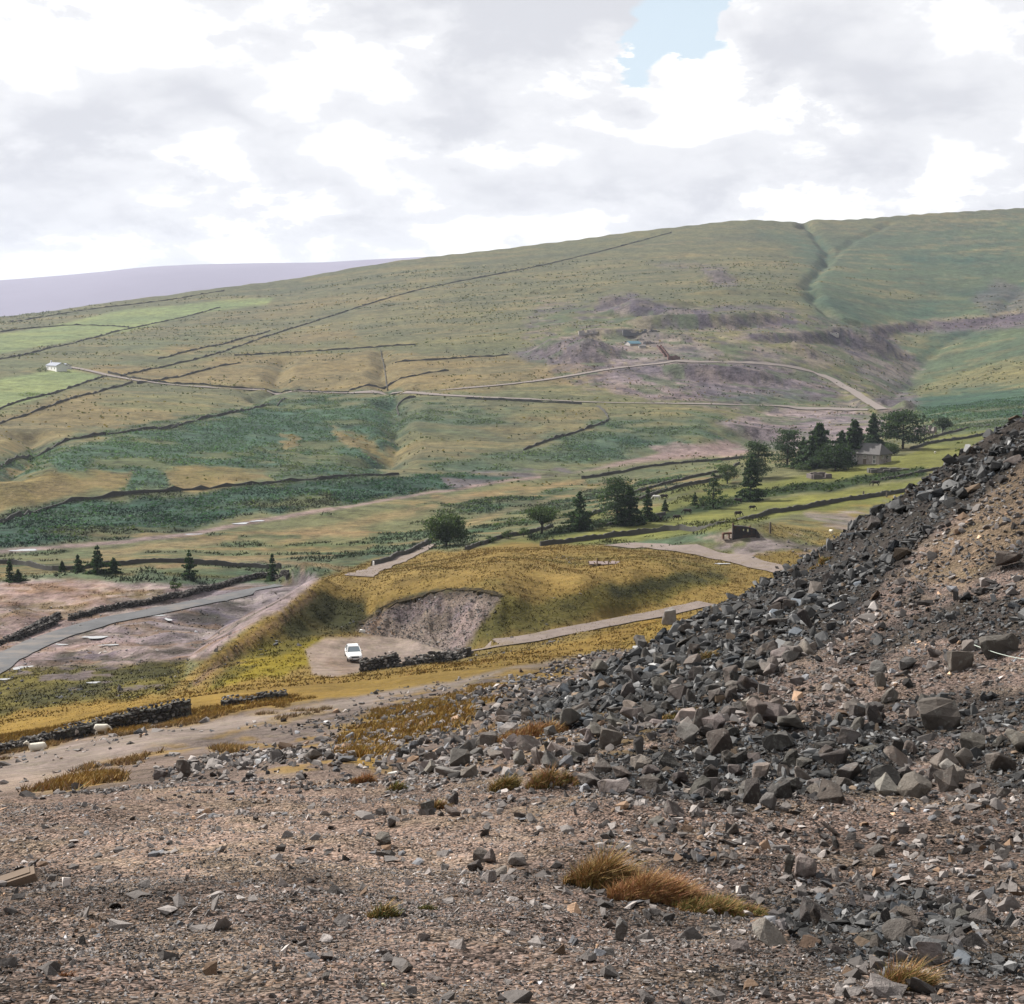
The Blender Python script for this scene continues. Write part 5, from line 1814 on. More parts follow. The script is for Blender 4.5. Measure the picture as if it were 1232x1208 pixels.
layered_pine(911, 576, 42, 32, 'spreading pine behind the tallest conifer', GT, layers=12, base=.05)
conifer(800, 615, 16, 10, 'small young conifer at the field edge left of the thin one', GT, dense=1.2)
conifer(836, 608, 16, 12, 'small bushy conifer beside the thin open conifer', GT, dense=1.4)
layered_pine(947, 561, 42, 36, 'open pine leftmost of the trees by the house', GH, layers=11, base=.05)
conifer(985, 562, 52, 58, 'broadest dark conifer left of the house', GH, dense=2.0, ragged=.2)
broadleaf(1005, 566, 34, 50, 'low dark bushy tree in front of the broadest conifer', GH, base=.04, tone=(.026, .044, .022))
conifer(966, 562, 36, 32, 'dark conifer between the open pine and the broadest conifer', GH, dense=1.6, ragged=.3)
conifer(1012, 560, 42, 30, 'pointed conifer second to the left of the house', GH, dense=1.7, ragged=.3)
conifer(1027, 558, 52, 46, 'dark conifer close to the left wall of the house', GH, dense=1.9, ragged=.2)
conifer(1050, 542, 44, 34, 'ragged conifer rising behind the roof of the house', GH, dense=1.6, ragged=.35)
layered_pine(1086, 540, 42, 50, 'wide flat pine behind the right side of the house', GH, layers=9, base=.18)
broadleaf(1072, 548, 16, 22, 'low dark shrub tree between wide flat pine and roof', GH, base=.03)
broadleaf(1134, 522, 20, 24, 'small round tree alone on the upper field right of the house', GH, base=.15, tone=(.022, .036, .022))
for a in [(12, 699, 26, 14, 'narrow conifer at the left edge of the picture'), (22, 699, 14, 18, 'squat conifer next to the left edge'), (75, 688, 13, 11, 'small conifer left of the main clump'),
          (94, 688, 21, 16, 'middle sized conifer left of the tallest in the clump'), (118, 690, 34, 27, 'tallest conifer of the left clump'), (137, 690, 19, 24, 'low broad conifer right of the tallest'),
          (228, 697, 36, 22, 'lone conifer at the meadow edge between the clump and the road end'), (328, 698, 33, 19, 'lone conifer at the end of the roadside wall')]:
    conifer(*a[:4], a[4], GL, (.034, .060, .034), 1.7, .22, .03)
GB = 'bushes in the fields'
for a in [(211, 710, 11, 20, 'dark low shrub alone on the bare ground'), (590, 653, 9, 16, 'small bush between the round and the flat topped tree'), (612, 648, 11, 18, 'hawthorn bush left of the flat topped tree'),
          (630, 646, 13, 18, 'bush against the trunk of the flat topped tree'), (674, 642, 12, 16, 'bush between flat topped tree and pale spruce'), (575, 656, 6, 18, 'low bush right of the round tree'),
          (720, 636, 12, 22, 'bush under the tall dense conifer'), (785, 626, 10, 16, 'bush at the foot of the slim pointed conifer'), (765, 632, 13, 26, 'hedge bush between the tall conifers'),
          (846, 610, 13, 16, 'bush left of the thin open conifer'), (873, 608, 13, 22, 'bush right of the thin open conifer'), 
          (1060, 557, 14, 18, 'climbing shrub against the front of the house'), (965, 567, 10, 24, 'low hedge below the open pine'), (1018, 566, 9, 16, 'low shrub at the house corner'),
          (48, 447, 4, 8, 'dark bush left of the white cottage'), (55, 447, 5, 7, 'dark bush touching the white cottage')]:
    broadleaf(a[0], a[1], a[2], a[3], a[4], GB, base=.02, clumps=18, name='bush', cat='bush')

# ------------------------------------------------------------------ grass
M_GRASS = attr_mat('dry_grass', rough=.85, var=.2, scale=6, bump=0, spec=.1)


def blades(P, h, wid, tone, r, lean=.35, seg=1, spread=.35, tvar=.3, wind=(.25, -.1)):
    """P: root points, one blade each"""
    n = len(P)
    a = r.uniform(0, 6.28, n)
    hh = h * r.uniform(.55, 1.15, n)
    dx, dy = np.cos(a) * wid, np.sin(a) * wid
    lx, ly = (r.normal(0, lean, n) + wind[0]) * hh, (r.normal(0, lean, n) + wind[1]) * hh
    k = np.exp(r.normal(0, tvar, n))[:, None]
    col = np.clip(np.asarray(tone) * k * (1 + r.normal(0, .06, (n, 3))), .01, .6)
    p0 = P + np.stack([dx, dy, np.zeros(n)], 1)
    p1 = P - np.stack([dx, dy, np.zeros(n)], 1)
    if seg == 1:
        p2 = P + np.stack([lx, ly, hh], 1)
        V = np.stack([p0, p1, p2], 1).reshape(-1, 3)
        return V, np.arange(n * 3).reshape(n, 3), np.repeat(col, 3, 0)
    m = P + np.stack([lx * .35, ly * .35, hh * .6], 1)
    q0, q1 = m + np.stack([dx, dy, np.zeros(n)], 1) * .6, m - np.stack([dx, dy, np.zeros(n)], 1) * .6
    p2 = P + np.stack([lx, ly, hh * .95], 1)
    V = np.stack([p0, p1, q0, q1, p2], 1).reshape(-1, 3)
    b = (np.arange(n) * 5)[:, None]
    f = np.concatenate([b + np.array([[0, 1, 3]]), b + np.array([[0, 3, 2]]), b + np.array([[2, 3, 4]])])
    return V, f, np.repeat(col, 5, 0)


def clump(px, py, wp, hp, n, label, tones, seed, depth=.5, wind=(.3, -.1), ragged=.4):
    x, y, z = at(px, py)
    d = math.hypot(x, y)
    w, h = wp / F_PX * d / 2, hp / F_PX * d
    r = np.random.default_rng(seed)
    rad = np.sqrt(r.uniform(0, 1, n))
    a = r.uniform(0, 6.28, n)
    qx, qy = np.cos(a) * w * rad, np.sin(a) * w * depth * rad
    keep = fbm(qx + x, qy + y, w * .5, 2, seed) > -ragged
    qx, qy, rad = qx[keep], qy[keep], rad[keep]
    zz = ground(qx + x, qy + y) - z - .02
    tn = np.asarray(tones)[r.integers(0, len(tones), len(qx))]
    hh = h * (1.08 - .75 * rad ** 1.5) * (1 + .35 * fbm(qx, qy, w * .35, 2, seed + 1))
    V, f, c = blades(np.stack([qx, qy, zz], 1), hh, max(.0028, .00038 * d), tn, r, .42, 2, wind=wind, tvar=.2)
    o = link('grass_clump', fast_mesh('grass_clump', V, f, c), M_GRASS, None, (x, y, z))
    tag(o, label, 'grass clump', 'grass clumps on the spoil')
    return o


RED, STR, OLV, GRN = (.26, .135, .068), (.30, .20, .085), (.12, .105, .032), (.10, .115, .035)
for i, a in enumerate([(724, 1068, 96, 50, 6500, 'big olive grass clump at the left of the reddish grass', [OLV, STR, STR, RED]), (790, 1082, 125, 40, 8500, 'big reddish brown grass clump in the middle foreground', [RED, RED, STR]),
                       (864, 1098, 125, 24, 6500, 'low green and red grass right of the reddish clump', [GRN, RED, OLV, STR]), (460, 1102, 44, 22, 900, 'small green tuft on the gravel mound', [GRN, STR]),
                       (514, 1094, 26, 12, 300, 'tiny green tuft right of the small tuft', [GRN, OLV]), (1085, 1188, 80, 40, 1800, 'brown grass beside the large pale wedge stone', [RED, OLV, STR]),
                       (436, 944, 36, 18, 1200, 'rusty tuft on the rubble below the yellow patch', [RED, RED, STR]), (478, 950, 30, 13, 600, 'thin tuft right of the rusty tuft', [STR, GRN]),
                       (606, 952, 38, 24, 1600, 'green brown tuft among the left boulders', [OLV, STR]), (664, 944, 66, 28, 3000, 'straw coloured grass between the left boulders', [STR, OLV, RED]),
                       (524, 974, 40, 18, 800, 'low brown tuft at the edge of the rubble', [RED, STR, OLV]), (846, 795, 36, 14, 600, 'small yellow tuft in the skyline boulders', [STR, OLV]),
                       (640, 888, 90, 22, 2400, 'reddish grass patch behind the left boulders', [RED, STR]), (812, 862, 60, 10, 700, 'low mossy patch under the skyline boulders', [OLV, STR]),
                       (986, 680, 30, 10, 400, 'yellow tuft high on the dark scree', [STR, OLV]), (80, 1174, 24, 14, 200, 'small rusty tuft at bottom left', [RED])]):
    clump(a[0], a[1], a[2], a[3], a[4], a[5], a[6], 900 + i)


def grass_cover():
    """tussocks over the moor, rushes in the meadow: too many to count"""
    r = np.random.default_rng(66)
    def field(name, n, r1, r2, a1, a2, test, per, h, wid, seg=1, tonek=1.0, clumpy=None):
        x, y = wedge(n, r1, r2, a1, a2, r)
        cov = np.stack([lookup(COVER[..., k], x, y) for k in range(3)], -1)
        k = test(x, y, cov) & (lookup(ISFf, x, y) < .5)
        if clumpy:
            k &= fbm(x, y, clumpy, 3, 800) > -.15
        x, y, cov = x[k], y[k], cov[k]
        n = len(x)
        sp_ = wid * 3
        qx = np.repeat(x, per) + r.normal(0, sp_, n * per)
        qy = np.repeat(y, per) + r.normal(0, sp_, n * per)
        tn = np.repeat(cov * np.exp(r.normal(0, .16, (n, 1))), per, 0) * tonek
        V, f, c = blades(np.stack([qx, qy, ground(qx, qy) - .03], 1), h, wid, tn, r, .55, seg, tvar=.10)
        tag(link(name, fast_mesh(name, V, f, c), M_GRASS), kind='stuff')
        print(name, len(f))
    yellow = lambda x, y, c: (c[:, 0] > c[:, 2] * 2.3) & (c[:, 0] > .16)
    olive = lambda x, y, c: (c[:, 0] < .16) & (c[:, 0] > c[:, 2] * 2.0)
    green = lambda x, y, c: (c[:, 1] > c[:, 0] * 1.06)
    field('moor_grass', 40000, 40, 120, -.37, .02, yellow, 6, .28, .035, 1, 1.15)
    field('moor_grass', 36000, 110, 260, -.37, .30, yellow, 4, .11, .055, 1, 1.22)
    field('rough_grass', 26000, 120, 260, -.37, .30, olive, 4, .22, .09, 1, 1.25)
    field('rushes', 22000, 225, 420, -.37, .20, green, 4, .5, .16, 1, 1.0, 14)


grass_cover()


def bracken_cover():
    r = np.random.default_rng(67)
    x, y = wedge(90000, 320, 760, -.37, .36, r)
    cov = np.stack([lookup(COVER[..., k], x, y) for k in range(3)], -1)
    k = (cov[:, 1] > cov[:, 0] * 1.25) & (cov.mean(1) < .115) & (fbm(x, y, 9, 3, 810) > -.25)
    x, y, cov = x[k], y[k], cov[k]
    n = len(x)
    P = np.stack([x, y, ground(x, y) + .25], 1)
    P = np.repeat(P, 3, 0) + r.normal(0, .7, (n * 3, 3)) * np.array([1, 1, .2])
    V, f, c = leaf_cards(P, .45, r, (1.35, 1.35, 1.35), .6, True)
    c = c * np.repeat(np.repeat(cov, 3, 0), 4, 0)
    tag(link('bracken', fast_mesh('bracken', V, f, c), M_LEAF), kind='stuff')
    print('bracken', n)


bracken_cover()


def fell_tussocks():
    """rush clumps and tussocks dotted over the open fell"""
    r = np.random.default_rng(68)
    x, y = wedge(90000, 430, 1500, -.37, .37, r)
    cv = [lookup(COVER[..., q], x, y) for q in range(2)]
    k = (cv[0] > cv[1] * .93) & (r.uniform(0, 1, len(x)) < .42) & (fbm((x + y * .3) / 60, (y - x * .1) / 14, 1.0, 4, 820) + .35 * fbm(x, y, 6, 2, 821) > .05)
    x, y = x[k], y[k]
    cov = np.stack([lookup(COVER[..., q], x, y) for q in range(3)], -1)
    d = np.hypot(x, y)
    dark = r.uniform(0, 1, len(x)) < .72
    tone = np.where(dark[:, None], cov * np.array([.60, .72, .70]), cov * np.array([1.35, 1.2, 1.05]))
    P = np.stack([x, y, ground(x, y) + .2], 1)
    V, f, c = leaf_cards(P, np.minimum(.35 + d * .0006, 1.2), r, (1, 1, 1), .3)
    c = np.repeat(tone, 4, 0)
    tag(link('fell_rushes', fast_mesh('fell_rushes', V, f, c), M_LEAF), kind='stuff')
    print('fell tussocks', len(f))


fell_tussocks()

# ------------------------------------------------------------------ buildings
M_STONEW = plain('house_stone', (.36, .315, .30), .9, .25, 1.2, .03, spec=.1, tint=(.24, .20, .18))
M_SLATE = plain('stone_slates', (.105, .10, .098), .85, .3, 1.5, .03, spec=.2)
M_WHITE = plain('whitewash', (.86, .85, .83), .85, .06, 1.0, spec=.2)
M_PALEWALL = plain('pale_render', (.42, .40, .38), .9, .15, 1.0, spec=.1)
M_BLUESLATE = plain('blue_slate', (.12, .14, .19), .7, .2, 1.0, spec=.3)
M_GLASS = plain('window_glass', (.03, .035, .04), .08, .1, 1.0, spec=.8)
M_FRAME = plain('painted_frame', (.62, .60, .57), .6, .08, 2.0)
M_BRICK = plain('red_brick', (.16, .095, .085), .9, .3, 1.5, .02, spec=.1)
M_RUST = plain('rusted_iron', (.085, .042, .026), .85, .5, 2.0, .02, spec=.3, tint=(.18, .07, .03))
M_DARKIRON = plain('dark_iron', (.025, .022, .022), .8, .4, 2.0, .02, spec=.3, tint=(.06, .03, .02))
M_TIMBER = plain('weathered_timber', (.17, .13, .10), .9, .3, 3.0, .01, spec=.1)
M_TEAL = plain('painted_sheet_roof', (.055, .13, .17), .6, .2, .8, spec=.3)


def window(par, c, w, h, face, deep=.12):
    """window on a wall: frame with a pane set back; face = outward unit vector (x, y)"""
    fx, fy = face
    sx, sy = -fy, fx
    rz = math.atan2(sy, sx)
    mb = MB()
    t = .12
    for du, dv, ww, hh in ((0, h / 2 - t / 2, w, t), (0, -h / 2 + t / 2, w, t), (-w / 2 + t / 2, 0, t, h - 2 * t), (w / 2 - t / 2, 0, t, h - 2 * t), (0, 0, .07, h - 2 * t)):
        mb.box((c[0] + sx * du + fx * .05, c[1] + sy * du + fy * .05, c[2] + dv), (ww, .16, hh), rz)
    fr = mb.build('window', M_FRAME, par)
    MB().box((c[0] + fx * .012, c[1] + fy * .012, c[2]), (w - 2 * t, .05, h - 2 * t), rz).build('pane', M_GLASS, fr)
    return fr


def stone_house():
    x, y, z = at(1053, 559, rmin=100)
    d = math.hypot(x, y)
    k = 47 / F_PX * d                       # width seen
    rz = math.radians(-44)                  # the long front looks left towards the sun, the end wall faces right
    L, D = k * .80, k * .60
    e = empty('stone_house', (x, y + k * .45, z), rz)
    tag(e, 'grey stone house with a big slate roof among dark trees', 'house')
    H = 12.0 / F_PX * d
    T = 23.5 / F_PX * d
    a, b = L / 2, D / 2
    MB().box((0, 0, H / 2 - .6), (L, D, H + 1.2)).build('wall', M_STONEW, e)
    ov = .35
    mb = MB()
    A, B = a + ov, b + ov
    rl = a * .72
    mb.add([(-A, -B, H - .05), (A, -B, H - .05), (A, B, H - .05), (-A, B, H - .05), (-rl, 0, T), (rl, 0, T), (-A, -B, H - .25), (A, -B, H - .25), (A, B, H - .25), (-A, B, H - .25)],
           [(0, 1, 5, 4), (1, 2, 5), (2, 3, 4, 5), (3, 0, 4), (6, 7, 1, 0), (7, 8, 2, 1), (8, 9, 3, 2), (9, 6, 0, 3), (9, 8, 7, 6)])
    rf = mb.build('roof', M_SLATE, e)
    for cx_ in (-rl,):
        MB().box((cx_, 0, T + .1), (.8, .6, .8)).box((cx_, 0, T + .57), (.95, .75, .14)).build('chimney', M_STONEW, rf)
    for u in (-.34, 0, .34):
        window(e, (u * L, -b, H * .70), .95, 1.05, (0, -1))
        if u:
            window(e, (u * L, -b, H * .28), .95, 1.1, (0, -1))
    for v_ in (-.22, .22):
        window(e, (a, v_ * D, H * .70), .9, 1.0, (1, 0))
    dr = MB().box((0, -b - .03, .95), (.95, .12, 2.0)).build('door', M_TIMBER, e)
    MB().box((.3, -b - .11, .95), (.08, .06, .08)).build('handle', M_DARKIRON, dr)


stone_house()


def gabled(name, px, py, wp, hp, dep, label, cat, mw, mr, rz=0.0, roofk=.45, wins=(), chim=False, group=None):
    x, y, z = at(px, py, rmin=100)
    d = math.hypot(x, y)
    w, h = wp / F_PX * d, hp / F_PX * d
    e = empty(name, (x, y + dep * .5, z), rz)
    tag(e, label, cat, group)
    hw = h * (1 - roofk)
    mb = MB()
    a, b = w / 2, dep / 2
    mb.add([(-a, -b, -1.5), (a, -b, -1.5), (a, b, -1.5), (-a, b, -1.5), (-a, -b, hw), (a, -b, hw), (a, b, hw), (-a, b, hw), (-a, 0, h - .1), (a, 0, h - .1)],
           [(0, 1, 5, 4), (1, 2, 6, 9, 5), (2, 3, 7, 6), (3, 0, 4, 8, 7), (3, 2, 1, 0), (4, 5, 9, 8), (6, 7, 8, 9)])
    mb.build('wall', mw, e)
    t, o = .14, .3
    rb = MB()
    for sg in (-1, 1):
        q = [(-a - o, sg * (b + o), hw - .12), (a + o, sg * (b + o), hw - .12), (a + o, 0, h), (-a - o, 0, h)]
        q2 = [(p[0], p[1], p[2] + t) for p in q]
        rb.add(q + q2, [(0, 1, 2, 3), (7, 6, 5, 4), (0, 4, 5, 1), (1, 5, 6, 2), (2, 6, 7, 3), (3, 7, 4, 0)])
    rf = rb.build('roof', mr, e)
    if chim:
        MB().box((-a + .5, 0, h + .4), (.8, .8, 1.6)).build('chimney', mw, rf)
    for u in wins:
        window(e, (u * w, -b, hw * .55), 1.0, 1.1, (0, -1))
    return e


gabled('cottage', 66, 446, 38, 9, 6, 'long low whitewashed cottage with a slate roof at the road end', 'cottage', M_WHITE, M_BLUESLATE, math.radians(-55), .36, (-.3, .02, .32), True)
gabled('barn', 78, 444, 8, 6, 5, 'small white outbuilding at the right end of the cottage', 'outbuilding', M_WHITE, M_BLUESLATE, math.radians(-55), .4, (0,))
gabled('mine_shed', 762, 416, 15, 5.5, 7, 'mine shed with a blue green sheet roof and white gable', 'shed', M_PALEWALL, M_TEAL, math.radians(24), .55, (), False)
gabled('mine_building', 773, 419, 8, 4.0, 5, 'low pale annexe right of the blue roofed shed', 'shed', M_PALEWALL, M_SLATE, 0, .4)


def ruin(name, px, py, wp, hp, dep, label, mat, gaps, seed, cat='ruin', rz=0.0, low=.5):
    """roofless walls with a broken top: front, back and two ends"""
    x, y, z = at(px, py, rmin=100)
    d = math.hypot(x, y)
    w, h = wp / F_PX * d, hp / F_PX * d
    r = np.random.default_rng(seed)
    e = empty(name, (x, y + dep / 2, z), rz)
    tag(e, label, cat, 'ruins of the old mine')
    for yy, nm in ((-dep / 2, 'front_wall'), (dep / 2, 'back_wall')):
        mb = MB()
        n = max(6, int(w / 1.6))
        for i in range(n):
            u = (i + .5) / n
            if nm == 'front_wall' and any(abs(u - g) < .06 for g in gaps):
                hh = h * .25
            else:
                hh = h * r.uniform(low, 1)
            mb.box((-w / 2 + w * u, yy, hh / 2 - .6), (w / n - .004, .7 + r.uniform(0, .1), hh + 1.2))
        mb.build(nm, mat, e)
    for xx in (-w / 2, w / 2):
        MB().box((xx, 0, h * .35 - .6), (.6, dep - .75, h * .7 + 1.2)).build('end_wall', mat, e)
    return e


ruin('ruined_building', 770, 402, 40, 6, 7, 'long dark roofless mine building above the blue roofed shed', plain('ruin_stone', (.13, .13, .14), .9, .3, .5), (.3, .5, .72), 5, rz=.02)
ruin('ruined_building', 708, 402, 22, 5, 6, 'pale ruined mine walls left of the long dark ruin', plain('pale_ruin_stone', (.34, .31, .30), .9, .3, .5), (.3, .6), 6)
ruin('ruined_kiln', 811, 433, 13, 5.5, 5, 'red brick ruin with a dark opening above the mine track', M_BRICK, (.45,), 7)
ruin('ruined_building', 780, 414, 12, 3.5, 5, 'grey broken walls between blue roofed shed and red chute', plain('grey_ruin_stone', (.22, .20, .20), .9, .3, .5), (.5,), 8)
ruin('ruined_building', 1004, 404, 10, 4, 5, 'pale broken wall on the upper terrace near the gully', plain('white_ruin_stone', (.45, .42, .40), .9, .2, .5), (.5,), 9)
ruin('field_ruin', 988, 576, 22, 6, 5, 'low dark ruined barn in the field below the trees', plain('barn_ruin_stone', (.12, .10, .095), .9, .35, .8), (.6,), 10, 'ruin', .1)
ruin('field_ruin', 1070, 568, 46, 5, 2.5, 'low broken garden wall enclosure below the house', plain('garden_stone', (.10, .095, .085), .9, .35, .8), (.2,), 11, 'ruin', .08, .6)
ruin('stone_sheepfold', 1116, 522, 20, 9, 6, 'grey roofless stone fold left of the small round tree', plain('fold_stone', (.20, .17, .16), .9, .3, .8), (.4,), 12, 'ruin', 0, .3)


def chute():
    """red brick flue climbing the spoil in two broken lengths"""
    a = Vector(at(793, 417, rmin=100)); b = Vector(at(802, 429, rmin=100))
    e = empty('mine_chute', tuple(b))
    tag(e, 'red brick flue running down the spoil above the brick ruin', 'ruin', 'ruins of the old mine')
    v = a - b
    for off in (-1.1, 1.1):
        mb = MB()
        for i in range(10):
            p = v * (i / 9)
            mb.box((p.x + off, p.y, float(ground(p.x + b.x + off, p.y + b.y)) - b.z + .5), (.8, v.length / 9 * 1.0, .9 + .4 * math.sin(i * 2.1)), 0)
        mb.build('side_wall', M_BRICK, e)
    fl = MB()
    for i in range(10):
        p = v * (i / 9)
        fl.box((p.x, p.y, float(ground(p.x + b.x, p.y + b.y)) - b.z + .1), (1.35, v.length / 9, .4))
    fl.build('flue_floor', plain('red_earth', (.15, .09, .075), .95, .2, 1), e)


chute()


def derelict_hopper():
    """dark rusting stone hopper: tall plate wall with two openings, a low rusty trough, a sloping buttress"""
    x, y, z = at(893, 646, rmin=100)
    d = math.hypot(x, y)
    u = d / F_PX
    e = empty('derelict_hopper', (x, y, z))
    tag(e, 'dark derelict rusting structure with two small openings on a pale hump', 'ruin')
    H, W = 18 * u, 32 * u
    e.scale = (1, 1, .82)
    mb = MB()
    t = .5
    # wall from left (tall) to right, built round two openings
    def pier(x0, x1, z0, za, zb, m):
        m.add([(x0, -t, z0), (x1, -t, z0), (x1, t, z0), (x0, t, z0), (x0, -t, za), (x1, -t, zb), (x1, t, zb), (x0, t, za)],
              [(3, 2, 1, 0), (4, 5, 6, 7), (0, 1, 5, 4), (1, 2, 6, 5), (2, 3, 7, 6), (3, 0, 4, 7)])
    x0 = -12 * u
    pier(x0, x0 + 2 * u, -1, 19 * u, 17 * u, mb)
    pier(x0 + 2.02 * u, x0 + 12 * u, -1, 17 * u, 16.4 * u, mb)
    pier(x0 + 12.02 * u, x0 + 14.5 * u, -1, 8 * u, 9 * u, mb)
    pier(x0 + 12.02 * u, x0 + 14.5 * u, 12.2 * u, 16.3 * u, 16.0 * u, mb)
    pier(x0 + 14.52 * u, x0 + 17 * u, -1, 16 * u, 15.6 * u, mb)
    pier(x0 + 17.02 * u, x0 + 20 * u, -1, 7 * u, 7.6 * u, mb)
    pier(x0 + 17.02 * u, x0 + 20 * u, 12.2 * u, 15.4 * u, 14.8 * u, mb)
    pier(x0 + 20.02 * u, x0 + 28 * u, -1, 14.8 * u, 12 * u, mb)
    mb.build('plate_wall', M_DARKIRON, e)
    b2 = MB()
    b2.add([(16 * u, -.9, -1), (21 * u, -.9, -1), (21 * u, 1.4, -1), (16 * u, 1.4, -1), (16 * u, -.8, 12 * u), (19.5 * u, -.8, 6 * u), (19.5 * u, 1.3, 6 * u), (16 * u, 1.3, 12 * u)],
           [(3, 2, 1, 0), (4, 5, 6, 7), (0, 1, 5, 4), (1, 2, 6, 5), (2, 3, 7, 6), (3, 0, 4, 7)])
    b2.build('buttress', M_DARKIRON, e)
    b3 = MB()
    b3.tube([(-23 * u, -.2, 5.2 * u), (-13 * u, -.2, 6.0 * u)], [1.7 * u, 1.7 * u], 10)
    b3.box((-23 * u, 0, 1.5 * u), (2 * u, 1.2, 8 * u)).box((-16 * u, 0, 1.8 * u), (1.2 * u, 1.0, 7 * u))
    b3.build('rusty_drum', M_RUST, e)
    b4 = MB()
    b4.tube([(x0 + .5 * u, 0, 17 * u), (x0 + 1 * u, 0, 20.5 * u)], [.18, .12], 6)
    b4.tube([(x0 + 20 * u, 0, 14 * u), (x0 + 22 * u, 0, 16.5 * u)], [.14, .1], 6)
    b4.build('iron_post', M_RUST, e)


derelict_hopper()


def timber_frame():
    x, y, z = at(728, 679, rmin=100)
    e = empty('timber_platform', (x, y, z))
    tag(e, 'low broken timber platform with two posts lying on the moor', 'timber')
    for i in range(6):
        q = MB().box((-1.9 + i * .75, .1 * math.sin(i * 3), .22 + .05 * math.sin(i * 2)), (.62, 2.6, .09), .15 * math.sin(i)).build('plank', plain('silvered_plank', (.17, .13, .12), .9, .25, 2) if i == 0 else bpy.data.materials['silvered_plank'], e)
    MB().box((0, -1.0, .1), (4.8, .16, .16)).box((0, 1.0, .1), (4.8, .16, .16)).build('bearer', M_TIMBER, e)
    for xx, hh in ((-1.2, 1.1), (.4, .8)):
        MB().box((xx, -1.3, hh / 2 - .1), (.16, .16, hh + .2), .2).build('post', M_TIMBER, e)


timber_frame()


def plank():
    x, y, z = at(16, 1066)
    o = MB().box((0, 0, 0), (.50, .16, .075), 0, .96).box((-.02, .01, .041), (.44, .11, .012), .02).build('timber_baulk', M_TIMBER, None, (x - .05, y, z + .035))
    o.rotation_euler = (.12, -.22, .35)
    tag(o, 'short brown timber baulk lying on gravel at the left edge', 'timber')


plank()


def cable():
    pts = []
    for px, py in ((1172, 776), (1182, 778), (1196, 782), (1212, 787), (1228, 791), (1245, 795)):
        x, y, z = at(px, py)
        pts.append((x * .965, y * .965, z * .965))
    P = np.array(pts)
    t_ = np.linspace(0, 1, len(P))[:, None]
    P = P[0] * (1 - t_) + P[-1] * t_ - np.array([0, 0, .05]) * np.sin(t_ * math.pi)
    c0 = P[0].copy()
    o = MB().tube([tuple(p - c0) for p in P], [.008] * len(P), 6).build('cable', plain('pale_cable', (.42, .47, .42), .5, .05, 2), None, tuple(c0), True)
    tag(o, 'thin pale cable stretched over the stones at the right edge', 'cable')


cable()
M_POST = plain('fence_post', (.09, .075, .06), .9, .3, 4)
for i, (px, py, hp, lab) in enumerate([(1038, 599, 8, 'dark gatepost rising above the front field wall'), (1066, 598, 6, 'shorter post right of the gatepost on the front field wall'),
                                       (926, 640, 12, 'thin post standing in rough grass right of the derelict structure'), (450, 681, 6, 'pale gatepost at the foot of the lane')]):
    x, y, z = at(px, py, rmin=100)
    h = hp / F_PX * math.hypot(x, y)
    o = MB().box((0, 0, h / 2 - .2), (.28, .28, h + .4), .3, .85).box((0, 0, h + .02), (.2, .2, .06), .3).build('post', M_POST if i != 3 else M_WHITE, None, (x, y - .5, z))
    tag(o, lab, 'post')

# ------------------------------------------------------------------ animals: one skinned body each
M_WOOL = plain('wool', (.62, .58, .50), .95, .15, 8, .02, spec=.05)
M_PONY = plain('dark_coat', (.028, .022, .019), .7, .3, 3, spec=.2)
M_PALE = plain('white_coat', (.6, .58, .55), .8, .12, 3, spec=.2)


def body_mesh(name, torso, neck, legs, tail, ears, mat, vox):
    """one continuous body: torso, neck, head, jointed legs, ears and tail fused into a single skin"""
    mb = MB()
    rings = []
    for (x, zc, hw, hh) in torso:
        rings.append([(x, hw * math.cos(t), zc + hh * math.sin(t)) for t in np.linspace(0, 2 * math.pi, 14, endpoint=False)])
    mb.loft(rings)
    for pts, rad in neck + legs + [tail] + ears:
        mb.tube(pts, rad, 8)
    me = mb.mesh(name)
    me.materials.append(mat)
    o = bpy.data.objects.new(name, me)
    COL.objects.link(o)
    m = o.modifiers.new('one_skin', 'REMESH')
    m.mode = 'VOXEL'
    m.voxel_size = vox
    m.use_smooth_shade = True
    q = o.modifiers.new('soften', 'SMOOTH')
    q.factor = .5
    q.iterations = 4
    return o


